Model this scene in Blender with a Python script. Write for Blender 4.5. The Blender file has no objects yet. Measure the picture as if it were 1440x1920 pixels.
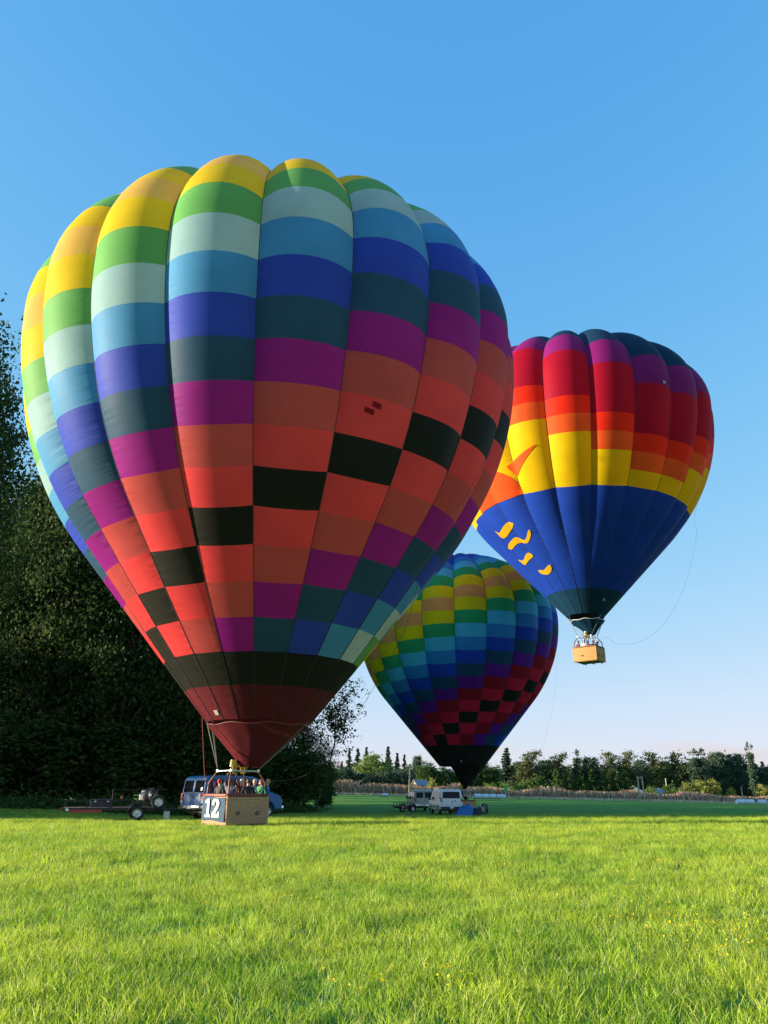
import bpy, bmesh, math, random
import numpy as np
from mathutils import Vector, Matrix, noise as mnoise

sc = bpy.context.scene
COL = sc.collection
R_ = math.radians
rng = np.random.default_rng(7)
random.seed(7)

# ------------------------------------------------------------------ camera
F, PITCH, CH = 1442.0, R_(20.0), 1.5          # focal length in pixels of the 1440 px wide photo
cam = bpy.data.cameras.new('camera'); cam_o = bpy.data.objects.new('camera', cam); COL.objects.link(cam_o)
cam.sensor_fit = 'VERTICAL'; cam.sensor_height = 24.0; cam.lens = F / 1920 * 24.0
cam.clip_start = 0.1; cam.clip_end = 20000
cam_o.location = (0, 0, CH); cam_o.rotation_euler = (math.pi / 2 + PITCH, 0, 0)
sc.camera = cam_o

# ------------------------------------------------------------------ sun and sky
SUN_EL, SUN_AZ = R_(9.0), R_(2.0)            # low evening sun from the left
sun_dir = Vector((-math.cos(SUN_AZ) * math.cos(SUN_EL), -math.sin(SUN_AZ) * math.cos(SUN_EL), math.sin(SUN_EL)))
world = bpy.data.worlds.new('World'); sc.world = world; world.use_nodes = True
wn = world.node_tree; wn.nodes.clear()
def WN(t, **kw):
    n = wn.nodes.new(t)
    for k, v in kw.items(): setattr(n, k, v)
    return n
wo = WN('ShaderNodeOutputWorld'); bg = WN('ShaderNodeBackground'); bg.inputs[1].default_value = 0.15
sky = WN('ShaderNodeTexSky', sky_type='NISHITA', sun_disc=False)
sky.sun_elevation = SUN_EL; sky.sun_rotation = math.atan2(sun_dir.x, sun_dir.y)
sky.altitude = 0; sky.air_density = 1.0; sky.dust_density = 0.15; sky.ozone_density = 2.2
# low band of soft evening cloud, all round the horizon
tc = WN('ShaderNodeTexCoord'); sep = WN('ShaderNodeSeparateXYZ'); wn.links.new(tc.outputs['Generated'], sep.inputs[0])
mp = WN('ShaderNodeMapping'); mp.inputs['Scale'].default_value = (5.0, 5.0, 34.0); mp.inputs['Location'].default_value = (0.35, 1.2, 0.0)
wn.links.new(tc.outputs['Generated'], mp.inputs[0])
nz = WN('ShaderNodeTexNoise'); nz.inputs['Scale'].default_value = 1.0; nz.inputs['Detail'].default_value = 7; nz.inputs['Roughness'].default_value = 0.55
wn.links.new(mp.outputs[0], nz.inputs['Vector'])
cr = WN('ShaderNodeMapRange'); cr.inputs[1].default_value = 0.50; cr.inputs[2].default_value = 0.62; wn.links.new(nz.outputs['Fac'], cr.inputs[0])
bd = WN('ShaderNodeMapRange', interpolation_type='SMOOTHSTEP'); bd.inputs[1].default_value = 0.068; bd.inputs[2].default_value = 0.034; wn.links.new(sep.outputs['Z'], bd.inputs[0])
mu = WN('ShaderNodeMath', operation='MULTIPLY'); wn.links.new(cr.outputs[0], mu.inputs[0]); wn.links.new(bd.outputs[0], mu.inputs[1])
mu2 = WN('ShaderNodeMath', operation='MULTIPLY'); mu2.inputs[1].default_value = 0.8; wn.links.new(mu.outputs[0], mu2.inputs[0])
mxc = WN('ShaderNodeMix', data_type='RGBA'); wn.links.new(mu2.outputs[0], mxc.inputs[0])
hs = WN('ShaderNodeHueSaturation'); hs.inputs['Saturation'].default_value = 1.25; hs.inputs['Value'].default_value = 1.0
wn.links.new(sky.outputs[0], hs.inputs['Color'])
# soft shoulder on the sky's brightness (c * g * k / (k + c)), so that the horizon does not burn out
KK, GG = (1.5, 1.0, 0.5), (1.27, 1.80, 3.94)
va = WN('ShaderNodeVectorMath', operation='ADD'); va.inputs[1].default_value = KK; wn.links.new(hs.outputs[0], va.inputs[0])
vd = WN('ShaderNodeVectorMath', operation='DIVIDE'); wn.links.new(hs.outputs[0], vd.inputs[0]); wn.links.new(va.outputs[0], vd.inputs[1])
vm = WN('ShaderNodeVectorMath', operation='MULTIPLY'); vm.inputs[1].default_value = tuple(k * g for k, g in zip(KK, GG)); wn.links.new(vd.outputs[0], vm.inputs[0])
wn.links.new(vm.outputs[0], mxc.inputs[6])
mxc.inputs[7].default_value = (1.40, 1.24, 1.30, 1)
wn.links.new(mxc.outputs[2], bg.inputs[0]); wn.links.new(bg.outputs[0], wo.inputs[0])

sl = bpy.data.lights.new('sun', 'SUN'); sl.energy = 3.5; sl.angle = R_(0.5); sl.color = (1.0, 0.83, 0.62)
so = bpy.data.objects.new('sun', sl); COL.objects.link(so); so.rotation_euler = sun_dir.to_track_quat('Z', 'Y').to_euler(); so.location = (-50, -20, 40)

vs = sc.view_settings; vs.view_transform = 'Standard'; vs.look = 'None'; vs.exposure = 1.9; vs.gamma = 1.0; vs.use_curve_mapping = False
sc.render.engine = 'CYCLES'; cy = sc.cycles
cy.use_denoising = True; cy.max_bounces = 10; cy.diffuse_bounces = 5; cy.transmission_bounces = 6; cy.transparent_max_bounces = 6; cy.sample_clamp_indirect = 6

# ------------------------------------------------------------------ pixel helpers (photo pixels -> directions)
def ray(x, y):
    v = ((x - 720) / F, 1.0, -(y - 960) / F); c, s = math.cos(PITCH), math.sin(PITCH)
    return Vector((v[0], v[1] * c - v[2] * s, v[1] * s + v[2] * c))
def at(x, y, d):
    r = ray(x, y); return r * (d / r.y) + Vector((0, 0, CH))
def sm(a, b, x):
    t = min(1, max(0, (x - a) / (b - a))); return t * t * (3 - 2 * t)
def gz(x, y):
    """height of the ground: faint crest in front, then a shallow dip, the far field sloping down to the right"""
    near = 0.2 * sm(12, 30, y) - 0.6 * sm(42, 64, y)
    far = min(1.6, max(-2.2, 1.0 - 0.021 * (x + 9)))
    t = sm(80, 170, y)
    z = near * (1 - t) + far * t
    z += 0.65 * sm(-15, -27, x) * sm(42, 58, y) * (1 - t)
    z += 0.05 * mnoise.noise((x * 0.21, y * 0.16, 0)) * sm(3, 10, y) + 0.025 * mnoise.noise((x * 0.7, y * 0.6, 4))
    return z
def gpt(xpix, d, lift=0.0):
    p = at(xpix, 1485, d); return Vector((p.x, d, gz(p.x, d) + lift))

# ------------------------------------------------------------------ materials
MATS = {}
def mat(name, col, rough=0.6, metal=0.0, var=0.0, scale=8.0, bump=0.0, spec=0.5, coat=0.0, trans=0.0, island=0.0, bscale=None, emit=None):
    if name in MATS: return MATS[name]
    m = bpy.data.materials.new(name); m.use_nodes = True; nt = m.node_tree
    b = nt.nodes['Principled BSDF']; b.inputs['Roughness'].default_value = rough; b.inputs['Metallic'].default_value = metal
    b.inputs['Specular IOR Level'].default_value = spec; b.inputs['Coat Weight'].default_value = coat
    c4 = (*col, 1); b.inputs['Base Color'].default_value = c4
    csock = None
    if var or bump:
        t = nt.nodes.new('ShaderNodeTexCoord'); n = nt.nodes.new('ShaderNodeTexNoise'); n.inputs['Scale'].default_value = scale; n.inputs['Detail'].default_value = 5
        nt.links.new(t.outputs['Object'], n.inputs['Vector'])
    if var or island:
        h = nt.nodes.new('ShaderNodeHueSaturation'); h.inputs['Color'].default_value = c4
        v = nt.nodes.new('ShaderNodeMapRange'); v.inputs[3].default_value = 1 - (var or island); v.inputs[4].default_value = 1 + (var or island)
        if island:
            g = nt.nodes.new('ShaderNodeNewGeometry'); nt.links.new(g.outputs['Random Per Island'], v.inputs[0])
            oi = nt.nodes.new('ShaderNodeObjectInfo')
            hv = nt.nodes.new('ShaderNodeMapRange'); hv.inputs[3].default_value = 0.485; hv.inputs[4].default_value = 0.515
            nt.links.new(oi.outputs['Random'], hv.inputs[0]); nt.links.new(hv.outputs[0], h.inputs['Hue'])
        else:
            v.inputs[1].default_value = 0.3; v.inputs[2].default_value = 0.7; nt.links.new(n.outputs['Fac'], v.inputs[0])
        nt.links.new(v.outputs[0], h.inputs['Value']); csock = h.outputs[0]; nt.links.new(csock, b.inputs['Base Color'])
    if bump:
        n2 = n
        if bscale:
            n2 = nt.nodes.new('ShaderNodeTexNoise'); n2.inputs['Scale'].default_value = bscale; n2.inputs['Detail'].default_value = 4; nt.links.new(t.outputs['Object'], n2.inputs['Vector'])
        bp = nt.nodes.new('ShaderNodeBump'); bp.inputs['Strength'].default_value = bump; bp.inputs['Distance'].default_value = 0.05
        nt.links.new(n2.outputs['Fac'], bp.inputs['Height']); nt.links.new(bp.outputs[0], b.inputs['Normal'])
    if trans:
        tr = nt.nodes.new('ShaderNodeBsdfTranslucent'); tr.inputs[0].default_value = c4
        if csock: nt.links.new(csock, tr.inputs[0])
        mx = nt.nodes.new('ShaderNodeMixShader'); mx.inputs[0].default_value = trans
        nt.links.new(b.outputs[0], mx.inputs[1]); nt.links.new(tr.outputs[0], mx.inputs[2]); nt.links.new(mx.outputs[0], nt.nodes['Material Output'].inputs[0])
    MATS[name] = m; return m

def fabric(name, col, trans=None):
    """thin coated nylon: part of the light passes through; small puckers run off the load tapes (uv.x = -1..1 across the gore)"""
    if name in MATS: return MATS[name]
    if trans is None: trans = 0.08 if max(col) < 0.1 else (0.46 if col[0] > 0.25 else 0.18)      # dark cloth lets little light through
    m = bpy.data.materials.new(name); m.use_nodes = True; nt = m.node_tree; L = nt.links.new
    b = nt.nodes['Principled BSDF']; b.inputs['Roughness'].default_value = 0.6; b.inputs['Specular IOR Level'].default_value = 0.10
    uv = nt.nodes.new('ShaderNodeUVMap'); sp = nt.nodes.new('ShaderNodeSeparateXYZ'); L(uv.outputs[0], sp.inputs[0])
    n = nt.nodes.new('ShaderNodeTexNoise'); n.inputs['Scale'].default_value = 1.0; n.inputs['Detail'].default_value = 4
    mp = nt.nodes.new('ShaderNodeMapping'); mp.inputs['Scale'].default_value = (0.8, 3.4, 1); L(uv.outputs[0], mp.inputs[0]); L(mp.outputs[0], n.inputs['Vector'])
    ab = nt.nodes.new('ShaderNodeMath'); ab.operation = 'ABSOLUTE'; L(sp.outputs[0], ab.inputs[0])
    pw = nt.nodes.new('ShaderNodeMath'); pw.operation = 'POWER'; pw.inputs[1].default_value = 3.0; L(ab.outputs[0], pw.inputs[0])
    ad = nt.nodes.new('ShaderNodeMath'); ad.operation = 'MULTIPLY_ADD'; ad.inputs[1].default_value = 0.9; ad.inputs[2].default_value = 0.16; L(pw.outputs[0], ad.inputs[0])
    ml = nt.nodes.new('ShaderNodeMath'); ml.operation = 'MULTIPLY'; L(ad.outputs[0], ml.inputs[0]); L(n.outputs['Fac'], ml.inputs[1])
    bp = nt.nodes.new('ShaderNodeBump'); bp.inputs['Strength'].default_value = 0.5; bp.inputs['Distance'].default_value = 0.14; L(ml.outputs[0], bp.inputs['Height']); L(bp.outputs[0], b.inputs['Normal'])
    # faint weathering of the cloth
    t = nt.nodes.new('ShaderNodeTexCoord'); n2 = nt.nodes.new('ShaderNodeTexNoise'); n2.inputs['Scale'].default_value = 0.55; n2.inputs['Detail'].default_value = 6; L(t.outputs['Object'], n2.inputs['Vector'])
    mr = nt.nodes.new('ShaderNodeMapRange'); mr.inputs[1].default_value = 0.3; mr.inputs[2].default_value = 0.7; mr.inputs[3].default_value = 0.9; mr.inputs[4].default_value = 1.08; L(n2.outputs['Fac'], mr.inputs[0])
    h = nt.nodes.new('ShaderNodeHueSaturation'); h.inputs['Color'].default_value = (*col, 1); L(mr.outputs[0], h.inputs['Value'])
    L(h.outputs[0], b.inputs['Base Color'])
    tr = nt.nodes.new('ShaderNodeBsdfTranslucent'); gm = nt.nodes.new('ShaderNodeGamma'); gm.inputs[1].default_value = 0.8; L(h.outputs[0], gm.inputs[0]); L(gm.outputs[0], tr.inputs[0])   # backlit cloth glows a little paler
    mx = nt.nodes.new('ShaderNodeMixShader'); mx.inputs[0].default_value = trans
    L(b.outputs[0], mx.inputs[1]); L(tr.outputs[0], mx.inputs[2]); L(mx.outputs[0], nt.nodes['Material Output'].inputs[0])
    MATS[name] = m; return m

# ------------------------------------------------------------------ object helpers
def tag(o, label=None, cat=None, group=None, kind=None):
    if label: o['label'] = label
    if cat: o['category'] = cat
    if group: o['group'] = group
    if kind: o['kind'] = kind
    return o
def empty(name, loc, rz=0.0, label=None, cat=None, group=None):
    o = bpy.data.objects.new(name, None); COL.objects.link(o); o.location = loc; o.rotation_euler = (0, 0, rz); o.empty_display_size = 0.3
    return tag(o, label, cat, group)
def link(name, me, parent=None, loc=(0, 0, 0), rot=(0, 0, 0)):
    o = bpy.data.objects.new(name, me); COL.objects.link(o); o.location = loc; o.rotation_euler = rot
    if parent: o.parent = parent
    return o
def copy_tree(o, parent=None):
    c = o.copy(); COL.objects.link(c); c.parent = parent
    for ch in list(o.children): copy_tree(ch, c)
    return c

class MB:
    """collects simple shapes, builds ONE mesh object"""
    def __init__(s): s.v = []; s.f = []; s.m = []; s.mi = 0
    def add(s, vs, fs):
        o = len(s.v); s.v += [tuple(v) for v in vs]; s.f += [tuple(i + o for i in f) for f in fs]; s.m += [s.mi] * len(fs); return s
    def box(s, c, size, rot=None, bev=0.0):
        x, y, z = [k / 2 for k in size]; c = Vector(c)
        if bev <= 0:
            vs = [Vector((sx * x, sy * y, sz * z)) for sz in (-1, 1) for sy in (-1, 1) for sx in (-1, 1)]
            fs = [(0, 2, 3, 1), (4, 5, 7, 6), (0, 1, 5, 4), (2, 6, 7, 3), (0, 4, 6, 2), (1, 3, 7, 5)]
        else:
            bm = bmesh.new(); bmesh.ops.create_cube(bm, size=1); bmesh.ops.scale(bm, vec=size, verts=bm.verts)
            bmesh.ops.bevel(bm, geom=list(bm.edges), offset=bev, segments=2, profile=0.6, affect='EDGES')
            bm.verts.index_update(); vs = [v.co.copy() for v in bm.verts]; fs = [[v.index for v in f.verts] for f in bm.faces]; bm.free()
        if rot is not None: vs = [rot @ v for v in vs]
        return s.add([v + c for v in vs], fs)
    def tube(s, pts, rad, n=8, cap=True, closed=False):
        pts = [Vector(p) for p in pts]; k = len(pts); rr = rad if isinstance(rad, (list, tuple)) else [rad] * k
        vs = []; up = None
        for i, p in enumerate(pts):
            a = pts[(i - 1) % k] if (closed or i > 0) else p; b = pts[(i + 1) % k] if (closed or i < k - 1) else p
            t = (b - a).normalized()
            if up is None: up = t.orthogonal().normalized()
            up = (up - t * up.dot(t)); up = up.normalized() if up.length > 1e-6 else t.orthogonal().normalized()
            w = t.cross(up)
            for j in range(n):
                q = 2 * math.pi * j / n; vs.append(p + (up * math.cos(q) + w * math.sin(q)) * rr[i])
        fs = [(i * n + j, i * n + (j + 1) % n, ((i + 1) % k) * n + (j + 1) % n, ((i + 1) % k) * n + j) for i in range(k if closed else k - 1) for j in range(n)]
        if cap and not closed: fs += [tuple(range(n))[::-1], tuple((k - 1) * n + j for j in range(n))]
        return s.add(vs, fs)
    def lathe(s, prof, n=24, axis='Z', c=(0, 0, 0), a0=0.0, a1=2 * math.pi):
        full = abs(a1 - a0 - 2 * math.pi) < 1e-6; m = n if full else n + 1; vs = []
        for r, z in prof:
            for j in range(m):
                q = a0 + (a1 - a0) * j / n; p = (r * math.cos(q), r * math.sin(q), z)
                if axis == 'Y': p = (p[0], p[2], p[1])
                if axis == 'X': p = (p[2], p[0], p[1])
                vs.append(Vector(p) + Vector(c))
        fs = [(i * m + j, i * m + (j + 1) % m, (i + 1) * m + (j + 1) % m, (i + 1) * m + j) for i in range(len(prof) - 1) for j in range(n)]
        return s.add(vs, fs)
    def poly(s, pts, thick=None):
        pts = [Vector(p) for p in pts]; n = len(pts)
        if thick is None: return s.add(pts, [tuple(range(n))])
        t = Vector(thick); fs = [tuple(range(n))[::-1], tuple(range(n, 2 * n))] + [(i, (i + 1) % n, n + (i + 1) % n, n + i) for i in range(n)]
        return s.add(pts + [p + t for p in pts], fs)
    def mesh(s, name, mats, smooth=None):
        me = bpy.data.meshes.new(name); me.from_pydata([tuple(v) for v in s.v], [], s.f)
        for m in (mats if isinstance(mats, (list, tuple)) else [mats]): me.materials.append(m)
        me.polygons.foreach_set('material_index', s.m)
        bm = bmesh.new(); bm.from_mesh(me); bmesh.ops.recalc_face_normals(bm, faces=bm.faces); bm.to_mesh(me); bm.free()
        if smooth is not None:
            me.polygons.foreach_set('use_smooth', [True] * len(me.polygons)); me.set_sharp_from_angle(angle=R_(smooth))
        me.update(); return me
    def build(s, name, mats, parent=None, smooth=None, loc=(0, 0, 0), rot=(0, 0, 0)):
        return link(name, s.mesh(name, mats, smooth), parent, loc, rot)

def np_mesh(name, verts, quads, mats, midx=None, smooth=False):
    me = bpy.data.meshes.new(name); nv, nf = len(verts), len(quads); k = quads.shape[1]
    me.vertices.add(nv); me.vertices.foreach_set('co', np.asarray(verts, np.float32).ravel())
    me.loops.add(nf * k); me.loops.foreach_set('vertex_index', quads.astype(np.int32).ravel())
    me.polygons.add(nf); me.polygons.foreach_set('loop_start', np.arange(0, nf * k, k, dtype=np.int32))
    for m in (mats if isinstance(mats, (list, tuple)) else [mats]): me.materials.append(m)
    if midx is not None: me.polygons.foreach_set('material_index', midx.astype(np.int32))
    me.polygons.foreach_set('use_smooth', np.full(nf, smooth)); me.update(calc_edges=True); return me

# ================================================================== SETTING: ground
def ground_material():
    m = bpy.data.materials.new('field_ground'); m.use_nodes = True; nt = m.node_tree; L = nt.links.new; b = nt.nodes['Principled BSDF']
    b.inputs['Roughness'].default_value = 0.95; b.inputs['Specular IOR Level'].default_value = 0.1
    t = nt.nodes.new('ShaderNodeTexCoord')
    def nzz(scale, sx=1, sy=1, det=6):
        mp = nt.nodes.new('ShaderNodeMapping'); mp.inputs['Scale'].default_value = (sx, sy, 1); L(t.outputs['Object'], mp.inputs[0])
        n = nt.nodes.new('ShaderNodeTexNoise'); n.inputs['Scale'].default_value = scale; n.inputs['Detail'].default_value = det; L(mp.outputs[0], n.inputs['Vector']); return n
    a = nzz(0.09, 0.45, 1.0); c = nzz(1.6); d = nzz(14.0)
    r1 = nt.nodes.new('ShaderNodeValToRGB'); r1.color_ramp.elements[0].position = 0.35; r1.color_ramp.elements[1].position = 0.66
    r1.color_ramp.elements[0].color = (0.070, 0.260, 0.036, 1); r1.color_ramp.elements[1].color = (0.190, 0.310, 0.075, 1); L(a.outputs['Fac'], r1.inputs[0])
    r2 = nt.nodes.new('ShaderNodeValToRGB'); r2.color_ramp.elements[0].position = 0.3; r2.color_ramp.elements[1].position = 0.7
    r2.color_ramp.elements[0].color = (0.058, 0.220, 0.030, 1); r2.color_ramp.elements[1].color = (0.165, 0.320, 0.055, 1); L(c.outputs['Fac'], r2.inputs[0])
    mx = nt.nodes.new('ShaderNodeMix'); mx.data_type = 'RGBA'; mx.inputs[0].default_value = 0.5; L(r1.outputs[0], mx.inputs[6]); L(r2.outputs[0], mx.inputs[7])
    L(mx.outputs[2], b.inputs['Base Color'])
    bp = nt.nodes.new('ShaderNodeBump'); bp.inputs['Strength'].default_value = 0.9; bp.inputs['Distance'].default_value = 0.15; L(d.outputs['Fac'], bp.inputs['Height']); L(bp.outputs[0], b.inputs['Normal'])
    return m
def build_ground():
    xs = np.unique(np.concatenate([np.arange(-60, 90.1, 1.5), np.linspace(-5000, -60, 30), np.linspace(90, 5000, 30), -60 - np.geomspace(1, 4900, 25), 90 + np.geomspace(1, 4900, 25)]))
    ys = np.unique(np.concatenate([np.arange(-6, 90, 1.0), np.arange(90, 260, 5.0), 260 + np.geomspace(2, 6000, 25), -6 - np.geomspace(1, 400, 14)]))
    nx, ny = len(xs), len(ys)
    V = np.array([(x, y, gz(x, y)) for y in ys for x in xs], np.float32)
    i = np.arange(nx - 1)[None, :] + nx * np.arange(ny - 1)[:, None]
    Q = np.stack([i, i + 1, i + nx + 1, i + nx], -1).reshape(-1, 4)
    o = link('field_ground', np_mesh('field_ground', V, Q, ground_material(), smooth=True)); tag(o, kind='structure', label='wide grass field reaching to the far trees')
build_ground()

# ================================================================== grass (stuff)
def blade_mat(name, base, tip, dry):
    m = bpy.data.materials.new(name); m.use_nodes = True; nt = m.node_tree; L = nt.links.new; b = nt.nodes['Principled BSDF']
    b.inputs['Roughness'].default_value = 0.5; b.inputs['Specular IOR Level'].default_value = 0.3
    g = nt.nodes.new('ShaderNodeNewGeometry'); oi = nt.nodes.new('ShaderNodeObjectInfo')
    n = nt.nodes.new('ShaderNodeTexNoise'); n.inputs['Scale'].default_value = 0.42; n.inputs['Detail'].default_value = 3; L(oi.outputs['Location'], n.inputs['Vector'])
    mr = nt.nodes.new('ShaderNodeMapRange'); mr.inputs[1].default_value = 0.40; mr.inputs[2].default_value = 0.60; L(n.outputs['Fac'], mr.inputs[0])
    mx = nt.nodes.new('ShaderNodeMix'); mx.data_type = 'RGBA'; mx.inputs[6].default_value = (*base, 1); mx.inputs[7].default_value = (*tip, 1); L(mr.outputs[0], mx.inputs[0])
    ri = nt.nodes.new('ShaderNodeMapRange'); ri.inputs[1].default_value = 0.86; ri.inputs[2].default_value = 0.93; L(g.outputs['Random Per Island'], ri.inputs[0])
    mx2 = nt.nodes.new('ShaderNodeMix'); mx2.data_type = 'RGBA'; mx2.inputs[7].default_value = (*dry, 1); L(mx.outputs[2], mx2.inputs[6]); L(ri.outputs[0], mx2.inputs[0])
    h = nt.nodes.new('ShaderNodeHueSaturation'); v = nt.nodes.new('ShaderNodeMapRange'); v.inputs[3].default_value = 0.7; v.inputs[4].default_value = 1.25; L(oi.outputs['Random'], v.inputs[0]); L(v.outputs[0], h.inputs['Value']); L(mx2.outputs[2], h.inputs['Color'])
    L(h.outputs[0], b.inputs['Base Color'])
    tr = nt.nodes.new('ShaderNodeBsdfTranslucent'); L(h.outputs[0], tr.inputs[0])
    ms = nt.nodes.new('ShaderNodeMixShader'); ms.inputs[0].default_value = 0.45; L(b.outputs[0], ms.inputs[1]); L(tr.outputs[0], ms.inputs[2]); L(ms.outputs[0], nt.nodes['Material Output'].inputs[0])
    return m
M_BLADE = blade_mat('grass_blade', (0.245, 0.435, 0.020), (0.460, 0.590, 0.038), (0.56, 0.60, 0.17))

def tuft_mesh(name, n, rad, h0, h1, w, seed, lean=0.5):
    r = np.random.default_rng(seed); V = []; Fq = []
    for k in range(n):
        a = r.uniform(0, 6.283); d = rad * math.sqrt(r.uniform()); x, y = d * math.cos(a), d * math.sin(a)
        h = r.uniform(h0, h1); la = r.uniform(0, 6.283); ln = h * lean * r.uniform(0.15, 1.0); wa = r.uniform(0, 6.283); ww = w * r.uniform(0.6, 1.2)
        bx, by = math.cos(wa) * ww / 2, math.sin(wa) * ww / 2; o = len(V)
        for t, s in ((0, 1.0), (0.4, 0.9), (0.75, 0.6), (1.0, 0.08)):
            px, py, pz = x + math.cos(la) * ln * t * t, y + math.sin(la) * ln * t * t, h * (t - 0.22 * lean * t * t) - 0.02
            V += [(px - bx * s, py - by * s, pz), (px + bx * s, py + by * s, pz)]
        Fq += [(o, o + 1, o + 3, o + 2), (o + 2, o + 3, o + 5, o + 4), (o + 4, o + 5, o + 7, o + 6)]
    return np_mesh(name, np.array(V), np.array(Fq), M_BLADE)
def scatter_object(name, pts, scl, meshes, seed, label, cat, align=0.0):
    """points carried in a vertex mesh; geometry nodes put one of the small meshes on each"""
    me = bpy.data.meshes.new(name); me.vertices.add(len(pts)); me.vertices.foreach_set('co', np.asarray(pts, np.float32).ravel())
    at_ = me.attributes.new('size', 'FLOAT', 'POINT'); at_.data.foreach_set('value', np.asarray(scl, np.float32))
    o = link(name, me); tag(o, label, cat, kind='stuff')
    srcs = bpy.data.collections.new(name + '_pieces')
    for i, m in enumerate(meshes): srcs.objects.link(bpy.data.objects.new(name + '_piece', m))
    ng = bpy.data.node_groups.new(name, 'GeometryNodeTree')
    ng.interface.new_socket('Geometry', in_out='INPUT', socket_type='NodeSocketGeometry'); ng.interface.new_socket('Geometry', in_out='OUTPUT', socket_type='NodeSocketGeometry')
    N = ng.nodes.new; L = ng.links.new; gi = N('NodeGroupInput'); go = N('NodeGroupOutput')
    m2p = N('GeometryNodeMeshToPoints'); iop = N('GeometryNodeInstanceOnPoints'); ci = N('GeometryNodeCollectionInfo'); ci.inputs['Collection'].default_value = srcs
    ci.inputs['Separate Children'].default_value = True; ci.inputs['Reset Children'].default_value = True
    na = N('GeometryNodeInputNamedAttribute'); na.data_type = 'FLOAT'; na.inputs[0].default_value = 'size'
    rv = N('FunctionNodeRandomValue'); rv.data_type = 'FLOAT_VECTOR'; rv.inputs[0].default_value = (-0.12, -0.12, 0); rv.inputs[1].default_value = (0.12, 0.12, 6.283); rv.inputs['Seed'].default_value = seed
    L(gi.outputs[0], m2p.inputs['Mesh']); L(m2p.outputs[0], iop.inputs['Points']); L(ci.outputs[0], iop.inputs['Instance']); iop.inputs['Pick Instance'].default_value = True
    L(rv.outputs[0], iop.inputs['Rotation']); L(na.outputs[0], iop.inputs['Scale']); L(iop.outputs[0], go.inputs[0])
    md = o.modifiers.new('scatter', 'NODES'); md.node_group = ng
    return o
def field_points(bands, seed):
    r = np.random.default_rng(seed); P = []; S = []
    for (d0, d1, dens, smin, smax) in bands:
        wid = lambda d: 0.62 * d + 2.5
        area = (d1 - d0) * (wid(d0) + wid(d1)); n = int(area * dens)
        d = np.sqrt(r.uniform(d0 * d0, d1 * d1, n)); x = r.uniform(-1, 1, n) * (0.62 * d + 2.5)
        for xx, dd, u in zip(x, d, r.uniform(0, 1, n)):
            hgt = 0.72 + 0.62 * mnoise.noise((xx * 0.55, dd * 0.42, 9.1)) + 0.35 * mnoise.noise((xx * 1.6, dd * 1.3, 2.0))
            if (xx + 6.1) ** 2 + (dd - 33.6) ** 2 < 6.5 or (xx < -6 and 37.5 < dd < 50): hgt -= 1.1
            P.append((xx, dd, gz(xx, dd) - 0.005)); S.append(max(0.35, (smin + (smax - smin) * u) * (0.75 + 0.45 * hgt)))
    return P, S
tufts = [tuft_mesh('grass_tuft', 28, 0.17, 0.06, 0.165, 0.0075, 40 + i, 0.8) for i in range(6)] + [tuft_mesh('grass_tuft', 20, 0.14, 0.08, 0.22, 0.0065, 60 + i, 0.65) for i in range(2)]
P, S = field_points([(4.6, 9, 80, 0.7, 1.1), (9, 16, 56, 0.8, 1.15), (16, 28, 32, 0.9, 1.3), (28, 40, 17, 1.0, 1.5), (40, 52, 10, 0.7, 1.2), (52, 78, 4, 0.5, 0.9)], 3)
scatter_object('meadow_grass', P, S, tufts, 5, 'bright yellow-green meadow grass in loose tufts', 'grass')

# ================================================================== TREES
def leaf_quads(C, size, seed, up=0.3, asp=1.0):
    """C: Nx3 centres -> folded leaf-spray quads"""
    r = np.random.default_rng(seed); n = len(C)
    nrm = r.normal(size=(n, 3)); nrm[:, 2] += up; nrm /= np.linalg.norm(nrm, axis=1)[:, None]
    t = np.cross(nrm, r.normal(size=(n, 3))); t /= np.linalg.norm(t, axis=1)[:, None]; b = np.cross(nrm, t)
    s = size * r.uniform(0.55, 1.3, n)[:, None]
    v = np.stack([C - t * s * 0.5 * asp, C - b * s * 0.36 + nrm * s * 0.08, C + t * s * 0.5 * asp, C + b * s * 0.36 + nrm * s * 0.1], 1).reshape(-1, 3)
    return v, np.arange(4 * n).reshape(n, 4)
def wood_mb(): return MB()
def bent(a, b, r, k=4, wob=0.06):
    L = (b - a).length; out = []
    for i in range(k + 1):
        t = i / k; p = a.lerp(b, t)
        if 0 < i < k: p = p + Vector(r.normal(size=3)) * L * wob * 0.5
        out.append(p)
    return out
M_BARK = mat('bark', (0.10, 0.075, 0.05), 0.9, var=0.35, scale=6, bump=0.6)
M_BARKP = mat('pale_bark', (0.30, 0.25, 0.19), 0.9, var=0.4, scale=5, bump=0.5)
LEAF = {k: mat('leaf_' + k, c, 0.65, trans=tr, island=0.35, spec=0.12) for k, c, tr in (
    ('dark', (0.052, 0.092, 0.026), 0.35), ('mid', (0.066, 0.120, 0.032), 0.35), ('light', (0.15, 0.22, 0.06), 0.35), ('yellow', (0.26, 0.27, 0.06), 0.35),
    ('fir', (0.040, 0.072, 0.042), 0.2), ('blue', (0.072, 0.118, 0.076), 0.25), ('olive', (0.115, 0.140, 0.055), 0.3))}
TREES = {}
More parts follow.
